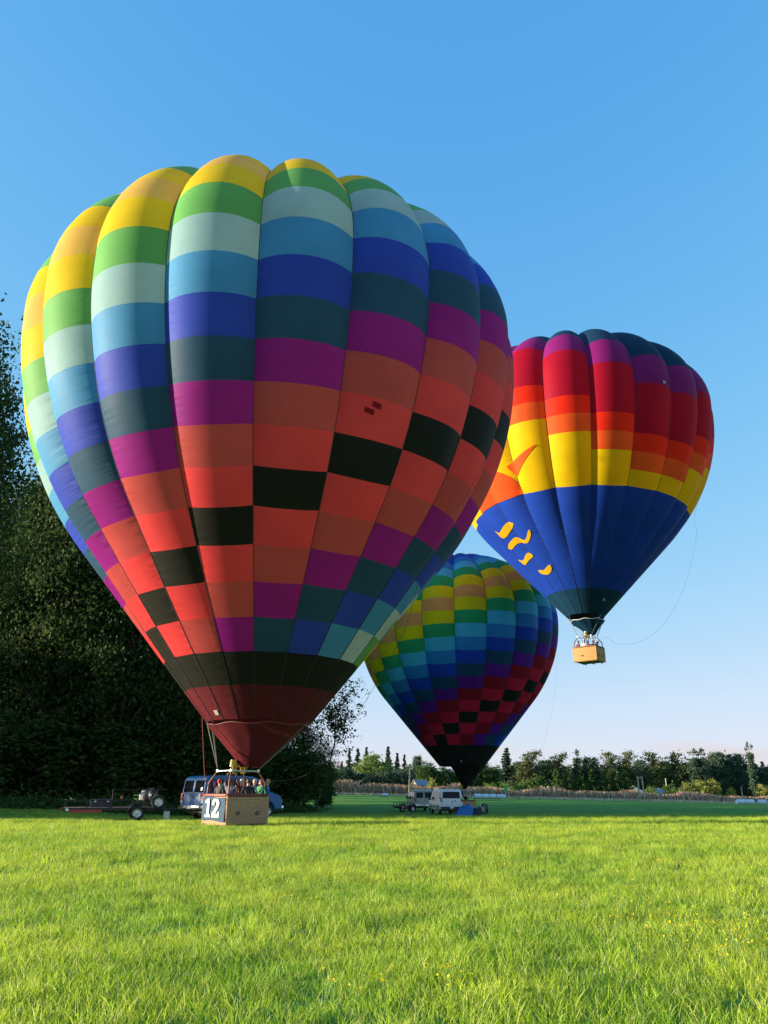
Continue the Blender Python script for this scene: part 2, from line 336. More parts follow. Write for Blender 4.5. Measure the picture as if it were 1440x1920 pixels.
def broadleaf(key, seed, h, cw, cb, leaf, ncl, nper, lmat, spread=1.1, trunk_r=None, bark=M_BARK, skin=0.55):
    """h height, cw crown width, cb crown base height; leaf clumps on the limb ends, gaps between them"""
    r = np.random.default_rng(seed); w = MB(); tr = trunk_r or h * 0.016
    top = Vector((r.uniform(-.03, .03) * h, r.uniform(-.03, .03) * h, h * 0.9)); axis = bent(Vector((0, 0, -0.4)), top, r, 6, 0.03)
    w.tube(axis, [tr * (1.25 if i == 0 else 1 - 0.85 * i / 6) for i in range(7)], 8); taper = h > 20
    C = []; cz = (cb + h) / 2; rz = (h - cb) / 2
    lob = [(r.uniform(0, 6.283), r.uniform(-0.8, 0.9), r.uniform(0.75, 1.12)) for _ in range(7)]
    for k in range(ncl):
        while True:
            p = r.normal(size=3); p /= np.linalg.norm(p); rad = r.uniform(skin, 1.0)
            g = 1.0
            for (la, lz, lg) in lob:
                dd = math.cos(math.atan2(p[1], p[0]) - la) * 0.5 + 0.5; g += (lg - 1) * dd * max(0, 1 - abs(p[2] - lz))
            g = max(0.55, g)
            e = Vector((p[0] * cw / 2 * rad * g, p[1] * cw / 2 * rad * g, cz + p[2] * rz * rad * (0.9 + 0.1 * g)))
            if taper:                # tall trees draw in towards the top
                nk = 1 - 0.55 * max(0, (e.z / h - 0.55) / 0.45); e.x *= nk; e.y *= nk
            if e.z > cb * 0.7: break
        t = min(0.95, max(0.15, (e.z - 0.35 * cw * 0.5 - abs(e.x + e.y) * 0.2) / h)); a = axis[int(t * 6)].lerp(axis[min(6, int(t * 6) + 1)], t * 6 - int(t * 6))
        if k % 2 == 0 or ncl < 60:
            path = bent(a, e, r, 4, 0.12); w.tube(path, [tr * 0.34 * (1 - t), tr * 0.24, tr * 0.15, tr * 0.1, tr * 0.04], 4, cap=False)
        nn = int(nper * r.uniform(0.5, 1.4)); sg = spread * r.uniform(0.6, 1.25)
        C.append(np.array(e)[None] + r.normal(size=(nn, 3)) * np.array([sg, sg, sg * 0.62]))
        C.append(np.array(a.lerp(e, 0.7))[None] + r.normal(size=(nn // 4, 3)) * sg * 0.7)
    C = np.concatenate(C); v, q = leaf_quads(C, leaf, seed + 1)
    TREES[key] = (w.mesh(key + '_trunk', bark, 60), np_mesh(key + '_crown', v, q, LEAF[lmat]), h, cw)
def conifer(key, seed, h, cw, lmat, leaf=0.5, levels=22, per=8, nleaf=16, base=0.06, power=0.85):
    r = np.random.default_rng(seed); w = MB(); tr = h * 0.014
    w.tube([(0, 0, -0.4), (0, 0, h * 0.5), (0.02 * h * r.uniform(-1, 1) * .3, 0, h)], [tr * 1.2, tr * 0.65, 0.02], 7)
    C = []
    for i in range(levels):
        t = i / (levels - 1); z = h * (base + (0.985 - base) * t); Lm = cw / 2 * max(0.04, (1 - t)) ** power
        for k in range(max(3, int(per * (1 - 0.5 * t)))):
            a = r.uniform(0, 6.283); L = Lm * r.uniform(0.6, 1.12); d = np.array([math.cos(a), math.sin(a), 0]); tip = d * L + np.array([0, 0, -0.25 * L])
            if L > 0.4: w.tube([(0, 0, z), Vector(tip) + Vector((0, 0, z))], [tr * 0.18, 0.01], 3, cap=False)
            u = r.uniform(0.15, 1.0, nleaf)[:, None]
            C.append(np.array([0, 0, z]) + tip * u + r.normal(size=(nleaf, 3)) * np.array([0.12, 0.12, 0.10]) * (0.35 + L * 0.55))
    C = np.concatenate(C); v, q = leaf_quads(C, leaf, seed + 1, up=0.8, asp=1.3)
    TREES[key] = (w.mesh(key + '_trunk', M_BARK, 60), np_mesh(key + '_crown', v, q, LEAF[lmat]), h, cw)
def put_tree(key, name, loc, h, w, label, group, rz=None, lean=(0, 0)):
    tm, cm, th, tw = TREES[key]; o = empty(name, loc, 0, label, 'bush' if 'bush' in name or 'shrub' in name else 'tree', group)
    o.rotation_euler = (lean[0], lean[1], random.uniform(0, 6.28) if rz is None else rz); o.scale = (w / tw, w / tw, h / th)
    link('trunk', tm, o); link('crown', cm, o); return o

broadleaf('cotton_a', 11, 36, 15, 2.0, 0.34, 330, 125, 'dark', 1.1)
broadleaf('cotton_b', 12, 30, 14, 1.2, 0.34, 240, 115, 'dark', 1.1)
broadleaf('cotton_c', 13, 24, 13, 0.8, 0.32, 220, 105, 'mid', 1.05)
broadleaf('wispy', 14, 15, 5.6, 4.5, 0.26, 84, 22, 'dark', 0.42, trunk_r=0.11, skin=0.2)
broadleaf('round_a', 21, 12, 9, 0.3, 0.55, 130, 62, 'blue', 0.75)
broadleaf('round_b', 22, 13, 8, 0.3, 0.52, 130, 62, 'mid', 0.75)
broadleaf('airy', 23, 14, 7.5, 1.0, 0.50, 90, 42, 'olive', 0.62, skin=0.35)
broadleaf('poplar', 24, 15, 4.2, 0.8, 0.50, 100, 42, 'blue', 0.45, skin=0.1)
broadleaf('willow', 25, 11, 13, 0.8, 0.55, 120, 44, 'light', 0.85)
broadleaf('gold_bush', 26, 4, 4.4, 0.2, 0.34, 36, 30, 'yellow', 0.36, trunk_r=0.08)
broadleaf('green_bush', 27, 4.5, 5.5, 0.2, 0.38, 50, 34, 'mid', 0.42, trunk_r=0.08)
broadleaf('pale_bush', 28, 3.4, 5.0, 0.1, 0.34, 44, 32, 'light', 0.38, trunk_r=0.07)
conifer('fir', 31, 20, 7.0, 'fir', 0.8, nleaf=30, per=10, power=0.55)
conifer('cedar', 32, 16, 6.5, 'fir', 0.7, levels=20, per=10, nleaf=26, power=0.6)
conifer('hedge_tree', 33, 7.5, 5.4, 'mid', 0.42, levels=12, per=11, nleaf=24, base=0.03, power=0.42)

def forest(key, X, d, h, w, lab, grp='tall trees of the wood at the left', lean=(0, 0)):
    return put_tree(key, 'cottonwood_tree', (X, d, gz(X, d) - 0.1), h, w, lab, grp, lean=lean)
LF = 'tall dark leafy tree in the wood behind the trailer and the big balloon'
TALL = [('cotton_a', -29.0, 47.3, 35.5, 11.0), ('cotton_b', -34.5, 49.5, 31, 11), ('cotton_a', -24.0, 73.0, 43, 14), ('cotton_b', -19.0, 75.5, 38, 13), ('cotton_b', -31.0, 73.5, 41, 14), ('cotton_b', -35.5, 75.5, 34, 13), ('cotton_c', -28.0, 77.0, 32, 12.5), ('cotton_b', -21.0, 79.0, 30, 13), ('cotton_c', -14.0, 82.0, 22, 11.5),
        ('cotton_a', -43.0, 77.0, 37, 14), ('cotton_b', -38.0, 86.0, 36, 15), ('cotton_a', -31.0, 88.0, 35, 14), ('cotton_b', -23.0, 90.0, 30, 13), ('cotton_a', -50.0, 84.0, 36, 15), ('cotton_b', -45.0, 94.0, 34, 15)]
for i, (k, X, d, h, w) in enumerate(TALL):
    forest(k, X, d, h, w, 'tallest dark tree at the wood edge, sunlit only near its top' if i == 0 else LF)
FB = 'leafy tree further back in the wood along the field'
for (k, X, d, h, w) in [('cotton_b', -16.5, 99, 26, 12), ('cotton_a', -19, 110, 27, 13), ('cotton_b', -21, 121, 27, 14), ('cotton_a', -26, 134, 28, 14), ('cotton_b', -31, 148, 28, 15), ('cotton_a', -36, 163, 28, 15)]:
    forest(k, X, d, h, w, FB, 'trees further back in the wood')
LW = 'leafy field-edge tree west of the meadow, shading the far grass'
for (k, X, d, h, w) in [('cotton_c', -54, 45.5, 15, 12), ('cotton_c', -57, 51, 15.5, 12), ('cotton_c', -53, 57, 16, 12), ('cotton_c', -56, 63, 16, 12), ('cotton_c', -62, 47, 15, 12), ('cotton_c', -50, 68, 17, 11), ('cotton_c', -60, 57, 16, 12)]:
    forest(k, X, d, h, w, LW, 'field-edge trees west of the meadow')
put_tree('wispy', 'wispy_tree', (at(592, 1485, 86).x, 86, gz(-8, 86)), 15.5, 6.4, 'thin wispy tree leaning out against the sky beside the big balloon', None, rz=0.6, lean=(0, R_(13)))
put_tree('cotton_c', 'dense_tree', (at(572, 1485, 88).x, 88, gz(-8, 88) - .1), 9.2, 7.0, 'low dense dark tree at the end of the wood under the wispy tree', None, rz=2.0)
put_tree('round_b', 'dense_bush', (at(545, 1485, 84).x, 84, gz(-9, 84) - .1), 6.5, 8.0, 'dark bushy shrub at the wood edge behind the blue van', None)
put_tree('round_b', 'dense_bush', (at(604, 1485, 96).x, 96, gz(-7, 96) - .1), 5.5, 3.8, 'small dark bush where the wood ends by the dry bank', None)
LB = 'dense dark bush filling the inside of the wood at the left'
for (X, d, h, w) in [(-46, 66, 8, 9), (-39, 66, 7, 8), (-34, 68, 8, 9), (-29, 71, 8, 9), (-24, 73, 8, 9), (-18.5, 76, 8, 9), (-14, 82, 7, 8), (-33.5, 55, 7, 8), (-40, 58, 8, 9), (-44, 72, 9, 10), (-36, 78, 9, 10), (-29, 84, 9, 10), (-22, 92, 9, 10), (-52, 84, 10, 11), (-46, 94, 10, 11), (-36, 98, 10, 11), (-27, 104, 9, 10), (-58, 70, 9, 10)]:
    put_tree('round_b', 'dense_bush', (X, d, gz(X, d) - .1), h, w, LB, 'bushes inside the wood')
# low growth along the foot of the wood
def undergrowth():
    r = np.random.default_rng(5); C = []
    path = [(-44, 54), (-36, 59), (-29, 63), (-23, 67), (-17, 71), (-12, 76), (-8.5, 82)]
    for (x0, y0), (x1, y1) in zip(path, path[1:]):
        for k in range(34):
            t = r.uniform(); x = x0 + (x1 - x0) * t + r.normal() * 1.1; y = y0 + (y1 - y0) * t + r.normal() * 1.3; n = 95; hh = r.uniform(0.5, 1.7)
            p = r.normal(size=(n, 3)) * np.array([0.6, 0.6, 0.34 * hh]); p[:, 2] = np.abs(p[:, 2]) + 0.02
            C.append(p + np.array([x, y, gz(x, y)]))
    v, q = leaf_quads(np.concatenate(C), 0.26, 8, up=0.5)
    tag(link('undergrowth', np_mesh('undergrowth', v, q, LEAF['mid'])), 'low green undergrowth and brambles along the foot of the wood', 'undergrowth', kind='stuff')
undergrowth()

# ---- far tree line: (key, name, x pixel, top pixel, width px, distance, label)
GF = 'trees of the far tree line'
FAR = []
def far(key, name, x, top, wpx, d, label, grp=GF):
    g = gpt(x, d); tp = at(x, top, d); hh = tp.z - g.z; w = wpx * d * 0.94 / F
    put_tree(key, name, (g.x, d, g.z - 0.15), hh + 0.15, w, label, grp)
L_FIR = 'slim dark fir standing above the far bushes beyond the field'
for x, t, w in ((654, 1407, 24), (670, 1404, 28), (687, 1401, 22), (728, 1400, 28), (745, 1412, 22), (759, 1415, 20), (640, 1428, 18), (1437, 1428, 28)):
    far('fir', 'fir_tree', x, t, w, 330, L_FIR, 'slim firs of the far tree line')
far('round_a', 'leafy_tree', 783, 1416, 26, 320, 'small round dark tree on a bare stem above the far bushes')
far('willow', 'willow_tree', 702, 1416, 92, 235, 'broad yellow-green willow in the far tree line by the dry bank')
L_RD = 'rounded blue-green bushy tree in front of the far firs'
for x, t, w in ((648, 1440, 46), (682, 1450, 56), (722, 1446, 50), (758, 1441, 44), (640, 1456, 44)):
    far('round_a', 'bushy_tree', x, t, w, 215, L_RD, 'rounded bushy trees of the far tree line')
L_RG = 'rounded green tree in the far line behind the white vans'
for x, t, w in ((800, 1428, 52), (836, 1440, 52), (866, 1446, 46), (894, 1434, 44), (918, 1432, 40)):
    far('round_b', 'leafy_tree', x, t, w, 225, L_RG, 'rounded green trees behind the vans')
far('green_bush', 'round_bush', 776, 1470, 26, 200, 'dark bush before the pale-roofed house by the pole')
far('gold_bush', 'yellow_bush', 812, 1458, 20, 196, 'small yellow-green bush by the dry bank beside the pole')
far('cedar', 'fir_tree', 953, 1403, 44, 250, 'broad dark fir right of the middle balloon above the pale bushes')
L_A = 'tall airy broadleaf tree with sky gaps in the far tree line'
for x, t, w in ((997, 1405, 62), (1050, 1410, 56), (1150, 1407, 50), (1182, 1405, 48), (1231, 1407, 54), (1274, 1408, 52)):
    far('airy', 'leafy_tree', x, t, w, 255, L_A, 'airy trees of the far tree line')
far('poplar', 'poplar_tree', 1087, 1403, 22, 262, 'thin pale poplar between airy trees above the dark hedge row')
L_D = 'dense dark green broadleaf tree in the far tree line'
for x, t, w in ((1024, 1424, 50), (1112, 1418, 46), (1205, 1424, 46), (1252, 1426, 44), (1352, 1409, 58), (1388, 1412, 52), (1298, 1428, 50), (972, 1428, 40), (1330, 1424, 40), (1440, 1436, 46), (1410, 1432, 36)):
    far('round_a', 'leafy_tree', x, t, w, 262, L_D, 'dense trees of the far tree line')
L_P = 'columnar poplar with twin next to it in the far tree line'
for x, t in ((1308, 1402), (1323, 1401)): far('poplar', 'poplar_tree', x, t, 27, 250, L_P, 'twin poplars')
far('poplar', 'poplar_tree', 1417, 1389, 20, 245, 'tallest slender pointed poplar of the far tree line')
L_H = 'dense green hedge tree in the even row behind the dry bank'
for i, x in enumerate((1046, 1068, 1090, 1112, 1134, 1156, 1174)): far('hedge_tree', 'hedge_tree', x, 1441 + (i * 7) % 5, 34, 205, L_H, 'hedge trees in a row')
far('green_bush', 'round_bush', 1009, 1457, 52, 196, 'dark round bush beside the hedge row and the pale bushes')
L_PB = 'pale green bush along the top of the dry bank'
for x, t, w in ((918, 1467, 34), (950, 1465, 40), (862, 1468, 30), (975, 1468, 30), (1272, 1476, 34), (1220, 1474, 26)): far('pale_bush', 'pale_bush', x, t, w, 190, L_PB, 'pale bushes on the bank')
far('green_bush', 'round_bush', 1258, 1470, 36, 192, 'dark green bush behind the single wooden post')
L_YB = 'yellow-green bush along the dry bank under the far poplars'
for x, t, w in ((1315, 1462, 34), (1338, 1460, 32), (1290, 1467, 24), (1370, 1476, 18), (1432, 1470, 34)): far('gold_bush', 'yellow_bush', x, t, w, 190, L_YB, 'yellow bushes on the bank')
L_BK = 'dark tree of the unbroken wood behind the far tree line'
for i, x in enumerate(range(610, 1500, 27)): far('round_b', 'wood_tree', x, 1434 + (i * 13) % 11, 50, 300, L_BK, 'wood behind the far tree line')
for x in (1480, 1530, 1590, 1650): far('round_a', 'leafy_tree', x, 1412, 60, 262, L_D, 'dense trees of the far tree line')
for x in (1500, 1560, 1620): far('airy', 'leafy_tree', x, 1408, 56, 255, L_A, 'airy trees of the far tree line')

# ---- dry brown bank of brambles / old canes along the field's far edge (stuff)
M_DRY = mat('dry_canes', (0.48, 0.29, 0.19), 0.9, island=0.45, trans=0.2)
M_DRY2 = mat('dry_grass', (0.64, 0.51, 0.33), 0.9, island=0.3, trans=0.2)
def dry_bank():
    r = np.random.default_rng(17); V = []; Q = []; MI = []
    def card(x, y, z, h, w, mi):
        a = r.uniform(-0.9, 0.9); dx, dy = math.cos(a) * w / 2, math.sin(a) * w / 2; lx = r.normal() * 0.34 * h; o = len(V)
        V.extend([(x - dx, y - dy, z), (x + dx, y + dy, z), (x + dx * .7 + lx, y + dy * .7, z + h), (x - dx * .7 + lx, y - dy * .7, z + h * r.uniform(.8, 1))]); Q.append((o, o + 1, o + 2, o + 3)); MI.append(mi)
    for k in range(34000):
        x = r.uniform(-26, 118); y = 168 + r.uniform(0, 9) + 0.03 * x; prof = 0.72 + 0.42 * mnoise.noise((x * 0.16, 3, 1)) + 0.25 * mnoise.noise((x * 0.6, 1, 7))
        hh = (3.3 - 0.012 * max(0, x + 10)) * max(0.45, prof) * r.uniform(0.25, 1.0) ** 0.7; card(x, y, gz(x, y), hh, r.uniform(0.05, 0.2), 2 if r.uniform() < 0.12 else (0 if r.uniform() < 0.72 else 1))
    for k in range(6000):
        x = r.uniform(-26, 118); y = 164 + r.uniform(0, 4) + 0.03 * x; card(x, y, gz(x, y) - 0.02, r.uniform(0.15, 0.5), r.uniform(0.15, 0.4), 1)
    o = link('dry_bank', np_mesh('dry_bank', np.array(V), np.array(Q), [M_DRY, M_DRY2, LEAF['olive']], np.array(MI)))
    tag(o, 'bank of dry brown canes and brambles along the far edge of the field', 'dry brambles', kind='stuff')
dry_bank()

# ---- posts, bales, far houses
M_POST = mat('weathered_post', (0.42, 0.34, 0.25), 0.85, var=0.25, scale=3, bump=0.3)
def post(name, x, ytop, d, w, label, lean=0.0, cross=None):
    g = gpt(x, d); hh = at(x, ytop, d).z - g.z; o = empty(name, (g.x, d, g.z), 0, label, 'post')
    m = MB(); m.tube([(0, 0, -0.4), (lean * 0.5, 0, hh * 0.55), (lean, 0, hh)], [w, w * 0.92, w * 0.82], 8); m.build('shaft', M_POST, o, 50)
    c = MB(); c.box((lean, 0, hh + 0.02), (w * 2.1, w * 2.1, 0.07), bev=0.015); c.build('cap', M_POST, o)
    if cross:
        b = MB(); b.box((cross / 2, 0, hh - 0.25), (cross + 0.3, w * 1.3, w * 1.3), bev=0.01); b.build('crossbar', M_POST, o)
    return o
post('utility_pole', 767, 1433, 160, 0.17, 'tall bare wooden pole left of the white vans before the dry bank', 0.25)
post('wooden_post', 1198, 1456, 165, 0.19, 'twin-post wooden frame post with a crossbar above the dry bank', 0.05, cross=0.85)
post('wooden_post', 1207, 1456, 165.05, 0.19, 'plain post of the twin-post wooden frame above the dry bank', -0.05)
post('wooden_post', 1172, 1479, 165, 0.20, 'short leaning wooden post between hedge row and twin-post frame', -0.45)
post('wooden_post', 1281, 1474, 165, 0.17, 'single thick wooden post before the yellow-green bushes', 0.05)
post('wooden_post', 1391, 1476, 165, 0.12, 'thin wooden post behind the long white bale row', 0.0)
post('wooden_post', 1251, 1460, 196, 0.16, 'tall wooden post among the bushes behind the bank', 0.0)
M_WRAP = mat('bale_wrap', (0.72, 0.76, 0.82), 0.35, var=0.08, scale=2, bump=0.4, bscale=5)
M_TWINE = mat('bale_seam', (0.45, 0.48, 0.52), 0.6)
def bale(x0, x1, d, h, label):
    p0, p1 = gpt(x0, d), gpt(x1, d); L = p1.x - p0.x; o = empty('wrapped_bale', ((p0.x + p1.x) / 2, d, gz((p0.x + p1.x) / 2, d)), 0, label, 'bale', 'white wrapped bales along the field edge')
    m = MB(); rr = h / 2; pr = [(0.01, -L / 2), (rr * 0.8, -L / 2), (rr, -L / 2 + 0.12), (rr * 1.02, 0), (rr, L / 2 - 0.12), (rr * 0.8, L / 2), (0.01, L / 2)]
    m.lathe(pr, 18, 'X', (0, 0, rr * 0.96)); m.build('wrap', M_WRAP, o, 40)
    s = MB(); s.lathe([(rr * 1.0, L / 2 - 0.16), (rr * 1.03, L / 2 - 0.13), (rr * 1.0, L / 2 - 0.10)], 18, 'X', (0, 0, rr * 0.96)); s.build('seam', M_TWINE, o)
BA = 'white plastic-wrapped bale in the row beside the middle balloon'
for a, b in ((889, 903), (903.5, 917), (917.5, 930), (931, 948)): bale(a, b, 150, 0.85, BA)
BB = 'white plastic-wrapped bale in the row at the thin wooden post'
for a, b in ((1378, 1394), (1394.5, 1411), (1419, 1433), (1437, 1452)): bale(a, b, 140, 0.8, BB)
bale(716, 727, 150, 0.62, 'lone white wrapped bale on the field before the tall bare pole')
M_WALL = mat('far_wall', (0.20, 0.19, 0.17), 0.8, var=0.1); M_ROOFB = mat('far_roof_blue', (0.16, 0.19, 0.25), 0.7, var=0.1); M_ROOFG = mat('far_roof_grey', (0.20, 0.21, 0.23), 0.5, var=0.1); M_PANE = mat('dark_pane', (0.02, 0.025, 0.03), 0.1)
def house(x, d, w, dp, wall, roof, rmat, label, rz):
    g = gpt(x, d); o = empty('house', g, rz, label, 'house'); m = MB(); m.box((0, 0, wall / 2 - 0.3), (w, dp, wall + 0.6)); 
    m.poly([(-w / 2, -dp / 2 + 0.003, wall), (-w / 2, dp / 2 - 0.003, wall), (-w / 2, 0, wall + roof)], (w, 0, 0)); m.build('wall', M_WALL, o)
    r = MB(); e = 0.4
    for s in (-1, 1): r.poly([(-w / 2 - e, s * (dp / 2 + e), wall - roof * e / (dp / 2) + 0.02), (w / 2 + e, s * (dp / 2 + e), wall - roof * e / (dp / 2) + 0.02), (w / 2 + e, 0, wall + roof + 0.02), (-w / 2 - e, 0, wall + roof + 0.02)], (0, 0, 0.16))
    ro = r.build('roof', rmat, o); c = MB(); c.box((w * 0.25, 0.3, wall + roof - 0.05), (0.35, 0.35, 0.7)); c.build('chimney', M_WALL, ro)
    for k in (-0.3, 0.05, 0.32):
        b = MB(); b.box((k * w, -dp / 2 - 0.02, wall * 0.58), (1.0, 0.06, 1.1)); wi = b.build('window', M_WALL, o); b = MB(); b.box((k * w, -dp / 2 - 0.056, wall * 0.58), (0.8, 0.02, 0.9)); b.build('pane', M_PANE, wi)
    b = MB(); b.box((-0.12 * w, -dp / 2 - 0.02, 1.0), (0.95, 0.06, 2.05)); b.build('door', M_ROOFB, o)
house(788, 205, 2.8, 4, 2.5, 1.1, M_ROOFG, 'low house with pale roof half hidden in the trees behind the vans', R_(19))
house(1189, 214, 6.0, 6, 1.7, 1.7, M_ROOFB, 'small house with blue-grey gable roof behind the twin-post frame', R_(70))
house(1232, 215, 3.4, 4, 1.8, 1.1, M_ROOFG, 'pale cottage half hidden among the bushes behind the bank', R_(15))

# ================================================================== HOT AIR BALLOONS
def profile(a, rc, al, rm, R, n=90):
    t = np.linspace(0, np.pi / 2, n); top = np.stack([np.sin(t), a * np.cos(t)], -1); al = math.radians(al)
    u = np.linspace(0, al, n)[1:]; mid = np.stack([1 - rc * (1 - np.cos(u)), -rc * np.sin(u)], -1)
    r0, z0 = mid[-1]; k = np.linspace(0, 1, n)[1:]; low = np.stack([r0 + (rm - r0) * k, z0 - (r0 - rm) * k / math.tan(al)], -1)
    P = np.concatenate([top, mid, low]) * R; s = np.concatenate([[0], np.cumsum(np.hypot(*np.diff(P, axis=0).T))]); return P, s
class Env:
    """envelope surface: gores bulge between the load tapes; psi (degrees) counts to the right from the side that faces the camera"""
    def __init__(e, X, d, zc, R, a, rc, al, rm, tilt, seam, origin, ng=20, S_ref=None):
        e.P, e.s = profile(a, rc, al, rm, R); e.S = e.s[-1]; e.k = e.S / (S_ref or e.S); e.X, e.d, e.zc, e.R, e.tilt, e.seam, e.ng = X, d, zc, R, tilt, seam, ng
        e.az = math.degrees(math.atan2(-d, -X)); e.o = origin; e.z0 = e.P[-1, 1]; e.rng = np.random.default_rng(int(R * 100)); e.fold = e.rng.uniform(0.88, 1.15, ng); e.hw = 180.0 / ng
    def pt(e, psi, s, off=0.0):
        s = min(max(s * e.k, 0.0), e.S); r = float(np.interp(s, e.s, e.P[:, 0])); z = float(np.interp(s, e.s, e.P[:, 1]))
        ra, za = np.interp(s - 0.15, e.s, e.P[:, 0]), np.interp(s - 0.15, e.s, e.P[:, 1]); rb, zb = np.interp(s + 0.15, e.s, e.P[:, 0]), np.interp(s + 0.15, e.s, e.P[:, 1])
        l = math.hypot(rb - ra, zb - za); nr, nz = -(zb - za) / l, (rb - ra) / l
        g = (psi - e.seam) / (2 * e.hw); gi = math.floor(g); u = (g - gi) * 2 - 1; t = s / e.S
        f0 = float(e.fold[int(gi) % e.ng]); fn = float(e.fold[int(gi + (1 if u > 0 else -1)) % e.ng]); f = f0 + (0.5 * (f0 + fn) - f0) * u * u      # neighbours meet at the tape
        ratio = (0.42 - 0.09 * sm(0.25, 0.55, t) - 0.28 * sm(0.52, 0.97, t)) * f
        D = ratio * r * math.sin(R_(e.hw)) * (abs(u) ** 2.2) - off
        rr = r - nr * D; zz = z - nz * D; th = R_(e.az + psi); x, y = rr * math.cos(th), rr * math.sin(th); zz -= e.z0
        c, sn = math.cos(e.tilt), math.sin(e.tilt); return Vector((e.X + x * c + zz * sn, e.d + y, e.zc + e.z0 - x * sn + zz * c)) - e.o
    def nrm(e, psi, s, u=None):
        h = 0.12; lo, hi = psi - h, psi + h
        if u is not None and u < -0.999: lo = psi + 1e-4
        if u is not None and u > 0.999: hi = psi - 1e-4
        a = e.pt(hi, s) - e.pt(lo, s); b = e.pt(psi + (1e-3 if u is not None and u < 0 else -1e-3), s + 0.08) - e.pt(psi + (1e-3 if u is not None and u < 0 else -1e-3), s - 0.08)
        n = b.cross(a); n = -n if n.dot(Vector((a.y, -a.x, 0))) < 0 else n; return n.normalized()
    def panel(e, g, s0, s1, nu=10, ns=3):
        V = []; Fc = []; UV = []; NN = []
        p0 = e.seam + g * 2 * e.hw
        for j in range(ns + 1):
            s = s0 + (s1 - s0) * j / ns
            for i in range(nu + 1):
                u = -1 + 2 * i / nu; psi = p0 + (u + 1) * e.hw; psi = min(max(psi, p0 + 1e-5), p0 + 2 * e.hw - 1e-5)
                V.append(e.pt(psi, s)); UV.append((u, s)); NN.append(e.nrm(psi, max(s, 0.15), u))
        for j in range(ns):
            for i in range(nu):
                a = j * (nu + 1) + i; Fc.append((a, a + 1, a + nu + 2, a + nu + 1))
        return V, Fc, UV, NN
def panel_mesh(name, V, Fc, UV, NN, mats, MI=None):
    me = bpy.data.meshes.new(name); me.from_pydata([tuple(v) for v in V], [], Fc)
    # wind the faces so that they agree with the outward normals
    n0 = me.polygons[len(Fc) // 2].normal; k = Fc[len(Fc) // 2][0]
    if n0.dot(NN[k]) < 0: me.flip_normals()
    for m in mats: me.materials.append(m)
    if MI is not None: me.polygons.foreach_set('material_index', MI)
    uv = me.uv_layers.new(name='UVMap'); li = np.empty(len(me.loops), np.int32); me.loops.foreach_get('vertex_index', li)
    uv.data.foreach_set('uv', np.array(UV, np.float32)[li].ravel()); me.polygons.foreach_set('use_smooth', [True] * len(me.polygons))
    me.normals_split_custom_set_from_vertices([tuple(n) for n in NN]); me.update(); return me
M_TAPE = mat('load_tape', (0.035, 0.035, 0.045), 0.7)
def build_envelope(thing, env, layout, keep=92):
    """layout(g) -> [(s0, s1, material)] from crown to mouth"""
    tapes = MB()
    for g in range(env.ng):
        p0 = env.seam + g * 2 * env.hw; pts = [env.pt(p0, s, 0.012) for s in np.linspace(0.3, env.S / env.k, 46)]; tapes.tube(pts, 0.016, 4, cap=False)
    en = tapes.build('envelope', M_TAPE, thing)
    RV, RF, RU, RN, RM = [], [], [], [], []; rmats = []
    for g in range(env.ng):
        pc = env.seam + (2 * g + 1) * env.hw; pc = (pc + 180) % 360 - 180
        for (s0, s1, m) in layout(g):
            nrow = max(1, int(math.ceil((s1 - s0) / 1.6))); V, Fc, UV, NN = env.panel(g, s0, s1, 10, 3 * nrow)
            if abs(pc) < keep and s1 * env.k > 0.16 * env.S:
                link('panel', panel_mesh('panel', V, Fc, UV, NN, [m]), en)
            else:
                if m not in rmats: rmats.append(m)
                o = len(RV); RV += V; RF += [tuple(i + o for i in f) for f in Fc]; RU += UV; RN += NN; RM += [rmats.index(m)] * len(Fc)
    tag(link('rear_panels', panel_mesh('rear_panels', RV, RF, RU, RN, rmats, RM), en), kind='stuff')
    return en
